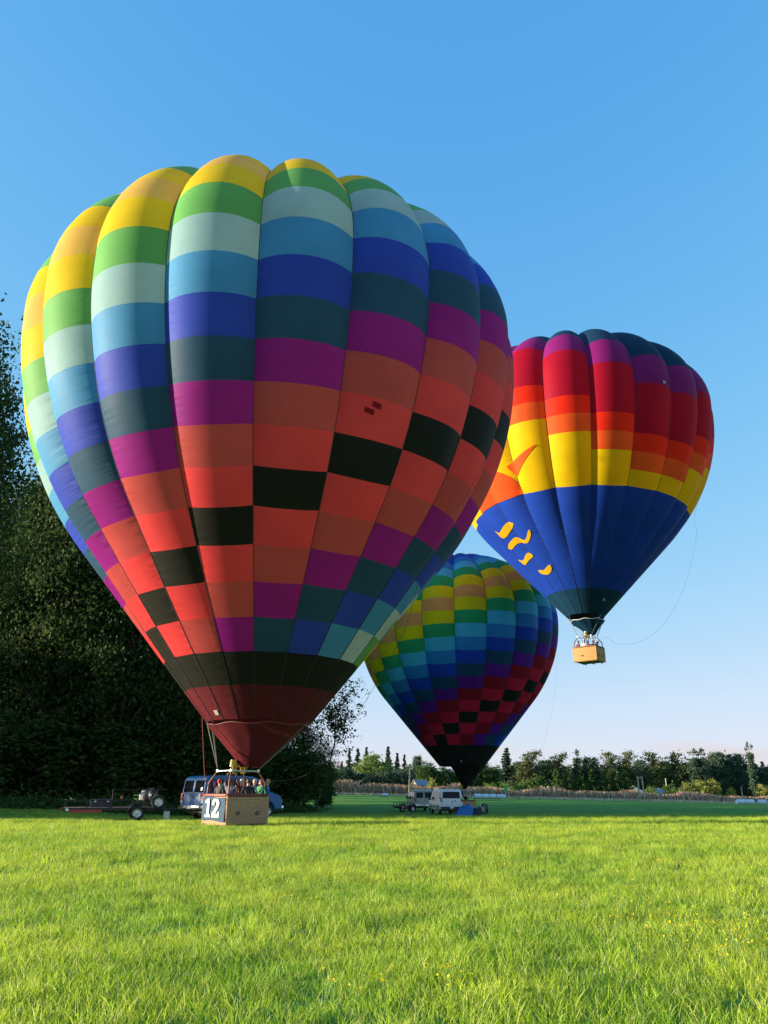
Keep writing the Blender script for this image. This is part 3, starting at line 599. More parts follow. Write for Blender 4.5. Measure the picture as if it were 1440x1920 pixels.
def decal(env, parent, name, pts, m, off=0.03, cuts=4, smooth=True):
    """cloth piece sewn on the envelope; pts = [(psi, s)]"""
    if smooth:
        n = len(pts); out = []
        for i in range(n):
            p0, p1, p2, p3 = [np.array(pts[(i + k) % n], float) for k in (-1, 0, 1, 2)]
            for t in (0, 0.33, 0.66): out.append(0.5 * (2 * p1 + (p2 - p0) * t + (2 * p0 - 5 * p1 + 4 * p2 - p3) * t * t + (3 * p1 - p0 - 3 * p2 + p3) * t ** 3))
        pts = out
    t0 = bmesh.new(); f = t0.faces.new([t0.verts.new((p[0] / 6.0, p[1], 0)) for p in pts]); bmesh.ops.triangulate(t0, faces=[f])
    if t0.faces[:] and sum(q.normal.z for q in t0.faces) < 0: bmesh.ops.reverse_faces(t0, faces=t0.faces)
    tris = [[v.co.copy() for v in q.verts] for q in t0.faces]; t0.free(); bm = bmesh.new()
    for tri in tris:                     # each triangle is cut out of a fine grid that follows the gores
        x0, x1 = min(v.x for v in tri), max(v.x for v in tri); y0, y1 = min(v.y for v in tri), max(v.y for v in tri); gs = 0.3; seam = env.seam / 6.0
        i0, i1 = math.floor((x0 - seam) / gs), math.ceil((x1 - seam) / gs); j0, j1 = math.floor(y0 / 0.4), math.ceil(y1 / 0.4); g = bmesh.new()
        vv = {(i, j): g.verts.new((seam + i * gs, j * 0.4, 0)) for i in range(i0, i1 + 1) for j in range(j0, j1 + 1)}
        for i in range(i0, i1):
            for j in range(j0, j1): g.faces.new((vv[i, j], vv[i + 1, j], vv[i + 1, j + 1], vv[i, j + 1]))
        for k in range(3):
            p, q = tri[k], tri[(k + 1) % 3]; dd = q - p
            if dd.length < 1e-6: continue
            bmesh.ops.bisect_plane(g, geom=g.verts[:] + g.edges[:] + g.faces[:], plane_co=p, plane_no=(dd.y, -dd.x, 0), clear_outer=True)
        me_ = bpy.data.meshes.new('t'); g.to_mesh(me_); g.free(); bm.from_mesh(me_); bpy.data.meshes.remove(me_)
    bmesh.ops.remove_doubles(bm, verts=bm.verts, dist=1e-4)
    for v in bm.verts: v.co = env.pt(v.co.x * 6.0, v.co.y, off)
    bmesh.ops.recalc_face_normals(bm, faces=bm.faces); me = bpy.data.meshes.new(name); bm.to_mesh(me); bm.free(); me.materials.append(m)
    me.polygons.foreach_set('use_smooth', [True] * len(me.polygons)); return link(name, me, parent)

# ---- baskets
M_WICK = mat('wicker', (0.52, 0.275, 0.145), 0.75, var=0.28, scale=22, bump=0.5, bscale=60)
M_WICK2 = mat('wicker_gold', (0.50, 0.27, 0.09), 0.7, var=0.22, scale=22, bump=0.5, bscale=60)
M_LEA = mat('maroon_leather', (0.17, 0.032, 0.022), 0.5, var=0.15, scale=10)
M_LEA2 = mat('brown_leather', (0.16, 0.07, 0.035), 0.55, var=0.15, scale=10)
M_STEEL = mat('burner_steel', (0.62, 0.63, 0.65), 0.3, 0.9); M_BRASS = mat('burner_brass', (0.80, 0.55, 0.20), 0.25, 1.0)
M_BLACKM = mat('black_metal', (0.02, 0.02, 0.022), 0.45, 0.3); M_RUB = mat('rubber', (0.018, 0.018, 0.018), 0.8, var=0.2, scale=14)
M_CABLE = mat('steel_cable', (0.26, 0.26, 0.24), 0.5, 0.3); M_ROPE = mat('dark_rope', (0.06, 0.05, 0.05), 0.9); M_REDROPE = mat('red_rope', (0.30, 0.04, 0.035), 0.8)
def smooth_path(pts, k=6):
    pts = [Vector(p) for p in pts]; out = []
    for i in range(len(pts) - 1):
        p0, p1, p2, p3 = pts[max(0, i - 1)], pts[i], pts[i + 1], pts[min(len(pts) - 1, i + 2)]
        for j in range(k): t = j / k; out.append(0.5 * (2 * p1 + (p2 - p0) * t + (2 * p0 - 5 * p1 + 4 * p2 - p3) * t * t + (3 * p1 - p0 - 3 * p2 + p3) * t ** 3))
    return out + [pts[-1]]
def build_basket(thing, L, W, H, rz, wick, lea, frame_z, loc=(0, 0, 0), n_burn=2, posts=True, courses=15):
    b = MB(); ch = (H - 0.1) / courses
    for i in range(courses):
        z = 0.09 + ch * (i + 0.5); f = 1 + 0.02 * math.sin(math.pi * i / courses) + (0.012 if i % 2 else 0.0); t = 0.05
        for s in (-1, 1):
            b.box((0, s * (W / 2 - t / 2) * f, z), (L * f - 0.006, t, ch * 0.93), bev=ch * 0.2); b.box((s * (L / 2 - t / 2) * f, 0, z), (t, W * f - 2 * t - 0.02, ch * 0.93), bev=ch * 0.2)
    for sx in (-1, 1):
        for sy in (-1, 1): b.tube([(sx * (L / 2 - 0.03), sy * (W / 2 - 0.03), 0.05), (sx * (L / 2 - 0.025), sy * (W / 2 - 0.025), H)], 0.05, 8)
    b.box((0, 0, 0.075), (L - 0.14, W - 0.14, 0.05))
    bk = b.build('basket', wick, thing, 35, loc, (0, 0, rz))
    r = MB(); c = 0.14; pts = []
    for sx, sy, a0 in ((1, 1, 0), (-1, 1, 90), (-1, -1, 180), (1, -1, 270)):
        for q in range(5): a = R_(a0 + 22.5 * q); pts.append((sx * (L / 2 - c) + c * math.cos(a), sy * (W / 2 - c) + c * math.sin(a), H + 0.02))
    r.tube(pts, 0.062, 10, closed=True); r.build('rim', lea, bk, 60)
    k = MB()
    for y in (-W * 0.36, 0, W * 0.36): k.box((0, y, 0.022), (L + 0.06, 0.09, 0.05), bev=0.01)
    k.build('skid', M_BLACKM, bk)
    for (px, py, ax) in ((L * 0.22, -W / 2, 0), (-L * 0.25, -W / 2, 0), (-L / 2, W * 0.1, 1)):
        h = MB(); rr = 0.09; q = [(px + (rr * math.cos(R_(a)) if ax == 0 else -0.05), py + (rr * math.cos(R_(a)) if ax == 1 else -0.05), H * 0.42 + rr * 0.6 * math.sin(R_(a))) for a in range(0, 360, 40)]
        h.tube(q, 0.017, 6, closed=True); h.build('rope_handle', M_BLACKM, bk)
    fl, fw = L * 0.66, W * 0.58
    if posts:
        for sx in (-1, 1):
            for sy in (-1, 1):
                u = MB(); u.tube([(sx * (L / 2 - 0.09), sy * (W / 2 - 0.09), H - 0.02), (sx * (L / 2 - 0.12), sy * (W / 2 - 0.12), (H + frame_z) / 2), (sx * fl / 2, sy * fw / 2, frame_z)], [0.036, 0.04, 0.032], 8); u.build('upright', lea, bk, 60)
    fr = MB(); fr.tube([(fl / 2, fw / 2, frame_z), (-fl / 2, fw / 2, frame_z), (-fl / 2, -fw / 2, frame_z), (fl / 2, -fw / 2, frame_z)], 0.03, 8, closed=True); fr.tube([(-fl / 2, 0, frame_z), (fl / 2, 0, frame_z)], 0.024, 8)
    for sx in (-1, 1):
        for sy in (-1, 1): fr.box((sx * fl / 2, sy * fw / 2, frame_z), (0.10, 0.10, 0.12), bev=0.02)
    bu = fr.build('burner_frame', M_STEEL, thing, 50, loc, (0, 0, rz))
    for i in range(n_burn):
        x = (i - (n_burn - 1) / 2) * 0.42
        m = MB(); m.lathe([(0.05, -0.22), (0.07, -0.1), (0.11, 0.0), (0.15, 0.05), (0.16, 0.34), (0.145, 0.34), (0.13, 0.06), (0.02, 0.02)], 16, 'Z', (x, 0, frame_z + 0.1)); m.build('burner_can', M_BRASS, bu, 40)
        m = MB(); m.tube([(x + 0.185 * math.cos(t), 0.185 * math.sin(t), frame_z + 0.17 + 0.26 * t / (2 * math.pi * 5)) for t in np.linspace(0, 2 * math.pi * 5, 70)], 0.017, 6); m.build('coil', M_BRASS, bu, 60)
        m = MB(); m.tube([(x, 0, frame_z - 0.12), (x + 0.1, 0.1, frame_z - 0.35), (x + 0.3, 0.3, H - 0.1)], 0.018, 6); m.build('fuel_hose', M_BLACKM, bu)
    return bk, bu, fl, fw
def build_cables(thing, env, S, fl, fw, rz, frame_z, loc, n=16, rad=0.011):
    corners = [Vector((sx * fl / 2, sy * fw / 2, frame_z + 0.03)) for sx, sy in ((1, 1), (-1, 1), (-1, -1), (1, -1))]
    M = Matrix.Translation(loc) @ Matrix.Rotation(rz, 4, 'Z'); corners = [M @ c for c in corners]
    for i in range(n):
        psi = (env.seam + 360.0 / n * i + 180) % 360 - 180
        if -58 < psi < 52: continue          # in front they run inside the scoop
        p = env.pt(psi, S - 0.05); c = min(corners, key=lambda q: ((q - p).xy).length)
        m = MB(); m.tube([p, p.lerp(c, 0.5) + Vector((0, 0, -0.02)), c], rad, 5); m.build('cable', M_CABLE, thing)
def build_scoop(thing, env, ztop, r_top, ctop, zbot, r_bot, cbot, a0, a1, m, piping, name='scoop', n=36):
    V = []; Fc = []; UV = []; rows = 7
    for j in range(rows):
        t = j / (rows - 1)
        for i in range(n + 1):
            a = R_(a0 + (a1 - a0) * i / n); fold = 1 + 0.035 * math.sin(a * 8) * math.sin(math.pi * min(1, t * 1.1)) - 0.05 * math.sin(math.pi * t); r = (r_top + (r_bot - r_top) * t) * fold
            sag = -0.09 * (0.5 + 0.5 * math.cos(a * 8)) * (1 - t) ** 2
            V.append(Vector((ctop[0] + (cbot[0] - ctop[0]) * t + r * math.cos(a), ctop[1] + (cbot[1] - ctop[1]) * t + r * math.sin(a), ztop + (zbot - ztop) * t + sag))); UV.append((i / n * 8 % 2 - 1, t * 2))
    for j in range(rows - 1):
        for i in range(n): q = j * (n + 1) + i; Fc.append((q, q + 1, q + n + 2, q + n + 1))
    b = MB(); b.add(V, Fc); me = b.mesh(name, m, 80); uv = me.uv_layers.new(name='UVMap'); li = np.empty(len(me.loops), np.int32); me.loops.foreach_get('vertex_index', li); uv.data.foreach_set('uv', np.array(UV, np.float32)[li].ravel())
    so_ = link(name, me, thing)
    if piping:
        p = MB(); p.tube([v + Vector((0, 0, 0.01)) for v in V[:n + 1]], 0.02, 6); p.build('scoop_piping', piping, so_, 60)
    return so_

# ================= balloon 1: big rainbow balloon =================
PAL1 = [fabric('b1_' + n, c) for n, c in (('black', (0.016, 0.016, 0.013)), ('red', (0.90, 0.070, 0.078)), ('rust', (0.58, 0.085, 0.082)), ('purple', (0.32, 0.016, 0.270)), ('slate', (0.022, 0.072, 0.135)), ('royal', (0.028, 0.060, 0.42)), ('blue', (0.060, 0.260, 0.50)), ('ice', (0.35, 0.60, 0.63)), ('green', (0.12, 0.36, 0.09)), ('yellow', (0.86, 0.62, 0.02)), ('gold', (0.85, 0.54, 0.11)))]
M_MAROON = fabric('b1_maroon', (0.105, 0.014, 0.021), 0.05)
cyc = lambda i: (lambda k: k if k <= 10 else 20 - k)(i % 20)
B1 = (-5.548, 34.8); b1z = gz(*B1); b1 = empty('hot_air_balloon', (B1[0], B1[1], b1z), 0, 'huge rainbow checkered hot air balloon with basket number 12 on the grass', 'balloon', 'hot air balloons')
o1 = Vector((B1[0], B1[1], b1z)); env1 = Env(B1[0] + 0.09, B1[1], 21.639, 12.0, .698, 1.283, 39.554, .189, 0.0, -4.8, o1, S_ref=35.42 / 0.962)
S1 = env1.S / env1.k; f1 = S1 / 35.42
def lay1(g):
    gi = (g + 10) % 20 - 10      # gore 0 lies just right of the seam facing the camera
    e = [35.42, 33.86, 32.38]; rows = [(33.86 * f1, S1, M_MAROON), (32.38 * f1, 33.86 * f1, PAL1[0])]; s = 32.38; r = 0
    while s > 0.9:
        s0 = max(0.25, s - 1.52); s0 = 0.25 if s0 < 0.9 else s0
        adj = lambda q: (q + 0.24 * math.sin(math.pi * min(1, max(0, (q - 14) / 18.38)))) * f1
        rows.append((adj(s0), adj(s), PAL1[cyc(4 + gi - r)])); s = s0; r += 1
        if s <= 0.26: break
    return rows[::-1]
en1 = build_envelope(b1, env1, lay1)
M_DREDP = fabric('patch_red', (0.30, 0.02, 0.03)); M_WHITEP = fabric('tag_white', (0.75, 0.72, 0.66))
decal(env1, en1, 'repair_patch', [(19.6, 22.1 * f1), (21.6, 22.16 * f1), (21.6, 22.36 * f1), (19.6, 22.30 * f1)], M_DREDP, 0.03, 3, False)
decal(env1, en1, 'repair_patch', [(18.2, 22.36 * f1), (20.3, 22.42 * f1), (20.3, 22.62 * f1), (18.2, 22.56 * f1)], M_DREDP, 0.03, 3, False)
decal(env1, en1, 'maker_tag', [(-47.5, 34.95 * f1), (-43.0, 34.95 * f1), (-43.0, 35.18 * f1), (-47.5, 35.18 * f1)], M_WHITEP, 0.03, 3, False)
RZ1 = R_(45); FZ1 = 2.13
K1 = Vector((-0.62, -0.55, 0)); bk1, bu1, fl1, fw1 = build_basket(b1, 2.04, 1.72, 1.16, RZ1, M_WICK, M_LEA, FZ1, K1)
build_cables(b1, env1, S1, fl1, fw1, RZ1, FZ1, K1, 20, 0.014)
mz1 = env1.pt(0, S1).z
build_scoop(b1, env1, mz1 - 0.10, 2.16, (0.05, 0.0), FZ1 + 0.16, 0.42, (-0.10, -0.45), -215, 95, M_MAROON, mat('piping_red', (0.13, 0.03, 0.03), 0.6))
m = MB(); q = at(379, 1345, 33.4) - o1; m.tube([q, at(381, 1400, 33.6) - o1, at(384, 1462, 33.9) - o1, K1 + Vector((-1.0, 0.3, 1.1))], 0.018, 6); m.build('red_line', M_REDROPE, b1)
ln = [env1.pt(60, 21.5 * f1, .05), env1.pt(58.5, 24 * f1, .05)]
for x, y, d in ((812, 985, 29.5), (775, 1128, 30.6), (752, 1195, 31.3), (700, 1290, 32.6), (640, 1385, 34.0), (570, 1455, 35.0)): ln.append(at(x, y, d) - o1)
ln.append(K1 + Vector((fl1 / 2 * math.cos(RZ1), fl1 / 2 * math.sin(RZ1), FZ1 - 0.4)))
m = MB(); m.tube(smooth_path(ln), 0.008, 5); m.build('crown_line', M_ROPE, b1)
# number banner on the end of the basket that faces the sun
M_BANNER = mat('banner_blue', (0.008, 0.055, 0.115), 0.8, var=0.2, scale=9, bump=0.3); M_CREAM = mat('banner_cream', (0.80, 0.76, 0.62), 0.7)
bx = -2.04 / 2 - 0.055; bn = MB(); nu_, nv_ = 12, 8; V = []
for j in range(nv_ + 1):
    for i in range(nu_ + 1):
        u, v = i / nu_, j / nv_; V.append((bx - 0.012 - 0.012 * math.sin(u * 9 + v * 3) - 0.01 * math.sin(v * 7), 0.80 - 1.60 * u, 0.20 + 0.03 * math.sin(u * 5) + (1.12 - 0.20) * v - 0.05 * (u * (1 - u) * 4) * v * 0.5))
bn.add(V, [(j * (nu_ + 1) + i, j * (nu_ + 1) + i + 1, (j + 1) * (nu_ + 1) + i + 1, (j + 1) * (nu_ + 1) + i) for j in range(nv_) for i in range(nu_)])
banner = bn.build('banner', M_BANNER, bk1, 60)
def digit(name, outline, y0, w, z0, h, parent):
    dm = MB(); dm.poly([(bx - 0.05, y0 - p[0] * w, z0 + p[1] * h) for p in outline], (0.012, 0, 0)); return link(name, dm.mesh(name, M_CREAM), parent)
ONE = [(0.05, 0), (0.95, 0), (0.95, .13), (.72, .16), (.72, 1.0), (.42, 1.0), (.05, .90), (.05, .76), (.36, .79), (.36, .16), (0.05, .13)]
TWO = [(0, 0), (1, 0), (1, .30), (.86, .30), (.80, .18), (.45, .18), (.80, .48), (.98, .66), (.98, .82), (.88, .94), (.68, 1), (.32, 1), (.10, .94), (0, .82), (0, .66), (.30, .66), (.34, .80), (.44, .86), (.56, .86), (.66, .78), (.64, .66), (.0, .14)]
digit('number_one', ONE, 0.56, 0.42, 0.34, 0.70, bk1); digit('number_two', TWO, 0.06, 0.52, 0.34, 0.70, bk1)

# ================= balloon 3: rainbow balloon behind the white van =================
PAL3 = [fabric('b3_' + n, tuple(min(0.9, 1.25 * q) for q in c)) for n, c in (('black', (0.012, 0.012, 0.014)), ('red', (0.62, 0.018, 0.060)), ('wine', (0.30, 0.012, 0.030)), ('violet', (0.095, 0.010, 0.24)), ('navy', (0.010, 0.050, 0.13)), ('royal', (0.010, 0.045, 0.42)), ('blue', (0.018, 0.17, 0.50)), ('sky', (0.045, 0.36, 0.60)), ('green', (0.015, 0.26, 0.10)), ('yellow', (0.80, 0.66, 0.01)), ('peach', (0.78, 0.36, 0.11)))]
B3 = (7.729, 80.0); b3z = gz(*B3); b3 = empty('hot_air_balloon', (B3[0], B3[1], b3z), 0, 'rainbow checkered hot air balloon with black base standing behind the white vans', 'balloon', 'hot air balloons')
o3 = Vector((B3[0], B3[1], b3z)); env3 = Env(B3[0], B3[1], 17.974, 10.36, .70, 1.171, 40.09, .214, 0.0, -1.6, o3, S_ref=30.647); S3 = env3.S / env3.k
def lay3(g):
    gi = (g + 10) % 20 - 10; rows = [(28.27, S3, PAL3[0])]; s = 28.27; r = 0
    while True:
        s0 = s - 1.243
        if s0 < 0.9: s0 = 0.25
        rows.append((s0, s, PAL3[cyc(2 + gi - r)])); s = s0; r += 1
        if s <= 0.26: break
    return rows[::-1]
en3 = build_envelope(b3, env3, lay3)
decal(env3, en3, 'maker_tag', [(-3, 30.0), (0, 30.0), (0, 30.2), (-3, 30.2)], M_WHITEP, 0.04, 2, False)
RZ3 = R_(35); FZ3 = 2.1; bk3, bu3, fl3, fw3 = build_basket(b3, 1.9, 1.5, 1.12, RZ3, M_WICK2, M_LEA2, FZ3, courses=10)
build_cables(b3, env3, S3, fl3, fw3, RZ3, FZ3, Vector((0, 0, 0)), 12, 0.012)
mz3 = env3.pt(0, S3).z
build_scoop(b3, env3, mz3 + 0.05, 1.75, (0.62, 0.0), FZ3 + 0.1, 0.14, (0.15, 0.0), -200, 160, PAL3[0], None)
m = MB(); m.tube(smooth_path([env3.pt(78, 14, .03), env3.pt(78, 18, 0.3), Vector((9.0, -2, 10)), Vector((7.2, -1.5, 5)), Vector((4.0, -1, 1.6)), Vector((1.0, 0, 1.1))]), 0.004, 5); m.build('crown_line', M_ROPE, b3)

# ================= balloon 2: balloon lifting off, blue base and sun design =================
C2 = {n: fabric('b2_' + n, c) for n, c in (('navy', (0.008, 0.032, 0.070)), ('purple', (0.19, 0.010, 0.13)), ('crimson', (0.42, 0.006, 0.030)), ('red', (0.88, 0.030, 0.010)), ('orange', (0.90, 0.12, 0.022)), ('yellow', (0.90, 0.62, 0.006)), ('blue', (0.010, 0.050, 0.38)), ('teal', (0.006, 0.040, 0.085)))}
B2 = (16.484, 62.0); b2z = at(1100, 1243, 62).z; b2 = empty('hot_air_balloon', (B2[0], B2[1], b2z), 0, 'flying hot air balloon with red top, yellow band and blue base', 'balloon', 'hot air balloons')
o2 = Vector((B2[0], B2[1], b2z)); env2 = Env(B2[0], B2[1], 31.737, 11.583, .642, 1.315, 43.03, .13, .024, 7.5, o2, S_ref=35.318); S2 = env2.S / env2.k
OFF2 = [-2.75, -1.37, 0.0, 1.4, 2.8, 2.8, 1.4, 0.0, -1.37, -2.75]
def lay2(g):
    o = OFF2[(g + 3) % 10]; e = [0.25, 11.0 + o, 13.55 + o, 17.55 + o, 18.95 + o, 20.35 + o, 24.45, 33.05, S2]
    return [(a, b, C2[n]) for a, b, n in zip(e, e[1:], ('navy', 'purple', 'crimson', 'red', 'orange', 'yellow', 'blue', 'teal'))]
en2 = build_envelope(b2, env2, lay2)
sunp = [(-46.5 + 18.6 * math.cos(R_(a)), 24.42 - 2.75 * math.sin(R_(a))) for a in range(0, 181, 12)]
decal(env2, en2, 'sun_disc', sunp, C2['orange'], 0.04, 4, False)
for tri in ([(-14.7, 20.8), (-31.5, 22.0), (-28.2, 23.0)], [(-44, 17.6), (-49, 17.6), (-48.6, 21.0), (-44.4, 21.0)], [(-78.3, 20.8), (-61.5, 22.0), (-64.8, 23.0)]): decal(env2, en2, 'sun_ray', tri, C2['orange'], 0.04, 4, False)
M_GOLDP = fabric('b2_gold', (0.88, 0.50, 0.015))
for bird in ([(-64.5, 26.2), (-58.6, 26.6), (-48.2, 26.2), (-42.8, 26.35), (-42.6, 26.5), (-48.2, 26.9), (-56.8, 27.2), (-63.1, 26.9)],
             [(-65.2, 28.0), (-51.9, 27.6), (-47.7, 27.6), (-40.9, 28.05), (-33.7, 27.3), (-34.2, 27.8), (-40.8, 28.35), (-49.9, 28.1), (-61.0, 28.3)],
             [(-65.3, 29.3), (-57.6, 29.55), (-48.4, 29.15), (-43.8, 29.35), (-44.6, 29.6), (-51.3, 29.75), (-61.5, 29.95)],
             [(-48.7, 30.8), (-41.6, 30.95), (-31.8, 30.6), (-32.4, 31.1), (-39.3, 31.4), (-48.3, 31.2)]):
    decal(env2, en2, 'bird_motif', bird, M_GOLDP, 0.04, 2)
decal(env2, en2, 'maker_tag', [(36, 33.9), (41, 33.9), (41, 34.1), (36, 34.1)], M_WHITEP, 0.04, 2, False)
decal(env2, en2, 'maker_tag', [(36.3, 16.0), (37.6, 16.0), (37.6, 16.22), (36.3, 16.22)], M_WHITEP, 0.04, 2, False)
RZ2 = R_(52); FZ2 = 2.06; M_FRB = mat('frame_blue', (0.10, 0.22, 0.32), 0.4, 0.3)
bk2, bu2, fl2, fw2 = build_basket(b2, 1.75, 1.95, 1.16, RZ2, M_WICK2, M_LEA2, FZ2, courses=12)
build_cables(b2, env2, S2, fl2, fw2, RZ2, FZ2, Vector((0, 0, 0)), 16, 0.013)
mp2 = env2.pt(0, S2); mc = sum((env2.pt(a, S2) for a in range(0, 360, 30)), Vector()) / 12
build_scoop(b2, env2, mc.z - 0.36, 1.36, (mc.x + 0.1, mc.y), FZ2 + 0.2, 0.30, (0.35, 0.0), -205, 150, C2['teal'], mat('piping_white', (0.75, 0.75, 0.75), 0.6))
# back of the scoop reaches up to the mouth on the side away from the sun
build_scoop(b2, env2, mc.z + 0.05, 1.50, (mc.x + 0.03, mc.y), mc.z - 0.6, 1.22, (mc.x + 0.12, mc.y), -62, 150, C2['teal'], None, 'scoop_collar', 24)
m = MB(); pts = [env2.pt(84, 20, 0.05), env2.pt(86, 24.2, 0.3)] + [at(x, y, 62) - o2 for x, y in ((1306, 1000), (1297, 1050), (1283, 1100), (1262, 1145), (1235, 1180), (1200, 1203), (1160, 1207), (1135, 1195))] + [Vector((0.9, 0, FZ2 - 0.6))]
m.tube(smooth_path(pts), 0.006, 5); m.build('crown_line', M_ROPE, b2)

# ================================================================== PEOPLE
ARMS = {'rest': ((0.27, 0.02, 1.17), (0.22, 0.24, 1.12)), 'down': ((0.27, -0.03, 1.15), (0.27, 0.10, 0.90)), 'up': ((0.30, 0.10, 1.62), (0.22, 0.16, 1.92)), 'wave': ((0.40, 0.05, 1.48), (0.46, 0.14, 1.74)), 'out': ((0.44, 0.04, 1.36), (0.62, 0.10, 1.20))}
BODY = {}
def body_mesh(la, ra):
    key = (la, ra)
    if key in BODY: return BODY[key]
    V = []; E = []; Rd = []; Bn = []
    def v(p, r): V.append(Vector(p)); Rd.append(r if isinstance(r, tuple) else (r, r)); return len(V) - 1
    def e(a, b, m): E.append((a, b)); Bn.append((a, b, m))
    pel = v((0, 0, .95), (.155, .115)); sp = v((0, -.01, 1.16), (.14, .10)); ch = v((0, 0, 1.36), (.165, .115)); nb = v((0, 0, 1.485), (.062, .062)); hb = v((0, .02, 1.565), (.066, .07)); hc = v((0, .012, 1.655), (.083, .098)); ht = v((0, -.005, 1.725), (.062, .072)); ns = v((0, .118, 1.635), .013)
    e(pel, sp, 1); e(sp, ch, 1); e(ch, nb, 1); e(nb, hb, 0); e(hb, hc, 0); e(hc, ht, 0); e(hc, ns, 0)
    for s, arm in ((1, la), (-1, ra)):
        el, hd = ARMS[arm]; el = Vector((el[0] * s, el[1], el[2])); hd = Vector((hd[0] * s, hd[1], hd[2]))
        sh = v((s * .185, 0, 1.425), .062); ev = v(el, .045); wr = v(hd, .028); e(ch, sh, 1); e(sh, ev, 1); e(ev, wr, 1)
        d = (hd - el).normalized(); sd = d.orthogonal().normalized(); pm = v(hd + d * .055, (.034, .02)); e(wr, pm, 0)
        for k, (ofs, ln_) in enumerate(((-.030, .060), (-.010, .072), (.010, .068), (.030, .052))):
            a = v(hd + d * .095 + sd * ofs, .009); b = v(hd + d * (.095 + ln_ * .6) + sd * ofs * 1.2 + Vector((0, .012, -.006)), .008); e(pm, a, 0); e(a, b, 0)
        a = v(hd + d * .05 - sd * .05, .010); b = v(hd + d * .085 - sd * .068, .009); e(pm, a, 0); e(a, b, 0)
        hp = v((s * .095, 0, .88), .092); kn = v((s * .11, .02, .49), .060); an = v((s * .11, -.02, .09), .042); to = v((s * .125, .14, .045), .036); e(pel, hp, 2); e(hp, kn, 2); e(kn, an, 2); e(an, to, 3)
    me = bpy.data.meshes.new('body'); me.from_pydata([tuple(p) for p in V], E, [])
    ob = bpy.data.objects.new('body_tmp', me); COL.objects.link(ob); md = ob.modifiers.new('skin', 'SKIN'); md.use_smooth_shade = True
    for i, r in enumerate(Rd): me.skin_vertices[0].data[i].radius = r
    me.skin_vertices[0].data[0].use_root = True
    ob.modifiers.new('sub', 'SUBSURF').levels = 1
    dg = bpy.context.evaluated_depsgraph_get(); out = bpy.data.meshes.new_from_object(ob.evaluated_get(dg)); out.name = 'body'; bpy.data.objects.remove(ob)
    mi = []
    for f in out.polygons:
        c = f.center; best = (9, 0)
        for a, b, m in Bn:
            ab = V[b] - V[a]; t = min(1, max(0, (c - V[a]).dot(ab) / ab.length_squared)); best = min(best, ((c - V[a] - ab * t).length - 0.6 * (Rd[a][0] * (1 - t) + Rd[b][0] * t), m))
        mi.append(best[1])
    out.materials.clear()
    for k in range(4): out.materials.append(MATS['skin_a'])
    out.polygons.foreach_set('material_index', mi); out.polygons.foreach_set('use_smooth', [True] * len(out.polygons)); BODY[key] = out; return out
mat('skin_a', (0.55, 0.32, 0.23), 0.55); mat('skin_b', (0.42, 0.24, 0.16), 0.55)
CLOTH = {n: mat('cloth_' + n, c, 0.85, var=0.15, scale=12, bump=0.2) for n, c in (('charcoal', (.045, .05, .055)), ('black', (.015, .015, .018)), ('blue', (.03, .10, .30)), ('green', (.04, .20, .09)), ('plaid', (.16, .15, .19)), ('grey', (.30, .31, .33)), ('navy', (.02, .03, .08)), ('maroon', (.11, .02, .03)), ('white', (.68, .68, .68)), ('red', (.45, .03, .03)), ('jeans', (.04, .06, .12)), ('shoe', (.03, .025, .02)), ('bright_blue', (.03, .17, .52)))}
HAIR = {'brown': mat('hair_brown', (.05, .028, .015), .6), 'grey': mat('hair_grey', (.45, .43, .41), .6), 'dark': mat('hair_dark', (.012, .010, .009), .6), 'blond': mat('hair_blond', (.35, .22, .09), .6), 'red_cap': mat('cap_red', (.40, .03, .03), .8)}
M_EYE = mat('eye', (.02, .015, .012), .2)
hm = MB(); hm.lathe([(0.001, .115), (.045, .108), (.075, .085), (.092, .04), (.094, 0.0), (.088, -.05), (.074, -.075)], 14); HAIRM = {}
def person(px, d, z, face_deg, la, ra, shirt, trouser, hair, label, skin='skin_a', hgt=1.72, group=None):
    X = at(px, 1485, d).x if not isinstance(px, tuple) else px[0]
    o = empty('person', (X, d, z), R_(face_deg - 90), label, 'person', group); k = hgt / 1.775; o.scale = (k, k, k)
    b = link('body', body_mesh(la, ra), o); ms = [MATS[skin], CLOTH[shirt], CLOTH[trouser], CLOTH['shoe']]
    for i, mm in enumerate(ms): b.material_slots[i].link = 'OBJECT'; b.material_slots[i].material = mm
    if hair not in HAIRM: HAIRM[hair] = hm.mesh('hair', HAIR[hair], 60)
    h = link('cap' if 'cap' in hair else 'hair', HAIRM[hair], o, (0, -.022, 1.665), (R_(-14), 0, 0))
    for s in (-1, 1):
        ey = MB(); ey.lathe([(.001, .010), (.009, .005), (.011, 0), (.009, -.005), (.001, -.010)], 8, 'Y', (s * .034, .098, 1.66)); link('eye', ey.mesh('eye', M_EYE, 60), o)
        ea = MB(); ea.lathe([(.001, .012), (.020, .008), (.027, 0), (.020, -.008), (.001, -.012)], 8, 'X', (s * .086, .0, 1.645)); link('ear', ea.mesh('ear', MATS[skin], 60), b)
    return o
FL1 = b1z + 0.10; GP1 = 'passengers in the basket numbered 12'
person(411, 34.55, FL1, 60, 'down', 'rest', 'charcoal', 'jeans', 'red_cap', 'person in red cap and charcoal jacket at the banner end of basket 12', group=GP1)
person(431, 34.00, FL1, 80, 'rest', 'up', 'plaid', 'jeans', 'brown', 'person in grey plaid reaching one arm up to the burner of basket 12', group=GP1)
person(444, 34.85, FL1, 250, 'down', 'down', 'black', 'jeans', 'dark', 'person in black top standing deeper inside basket 12', group=GP1)
person(452, 34.10, FL1, 230, 'up', 'rest', 'maroon', 'navy', 'grey', 'person in maroon shirt under the burner of basket 12 holding the frame', group=GP1)
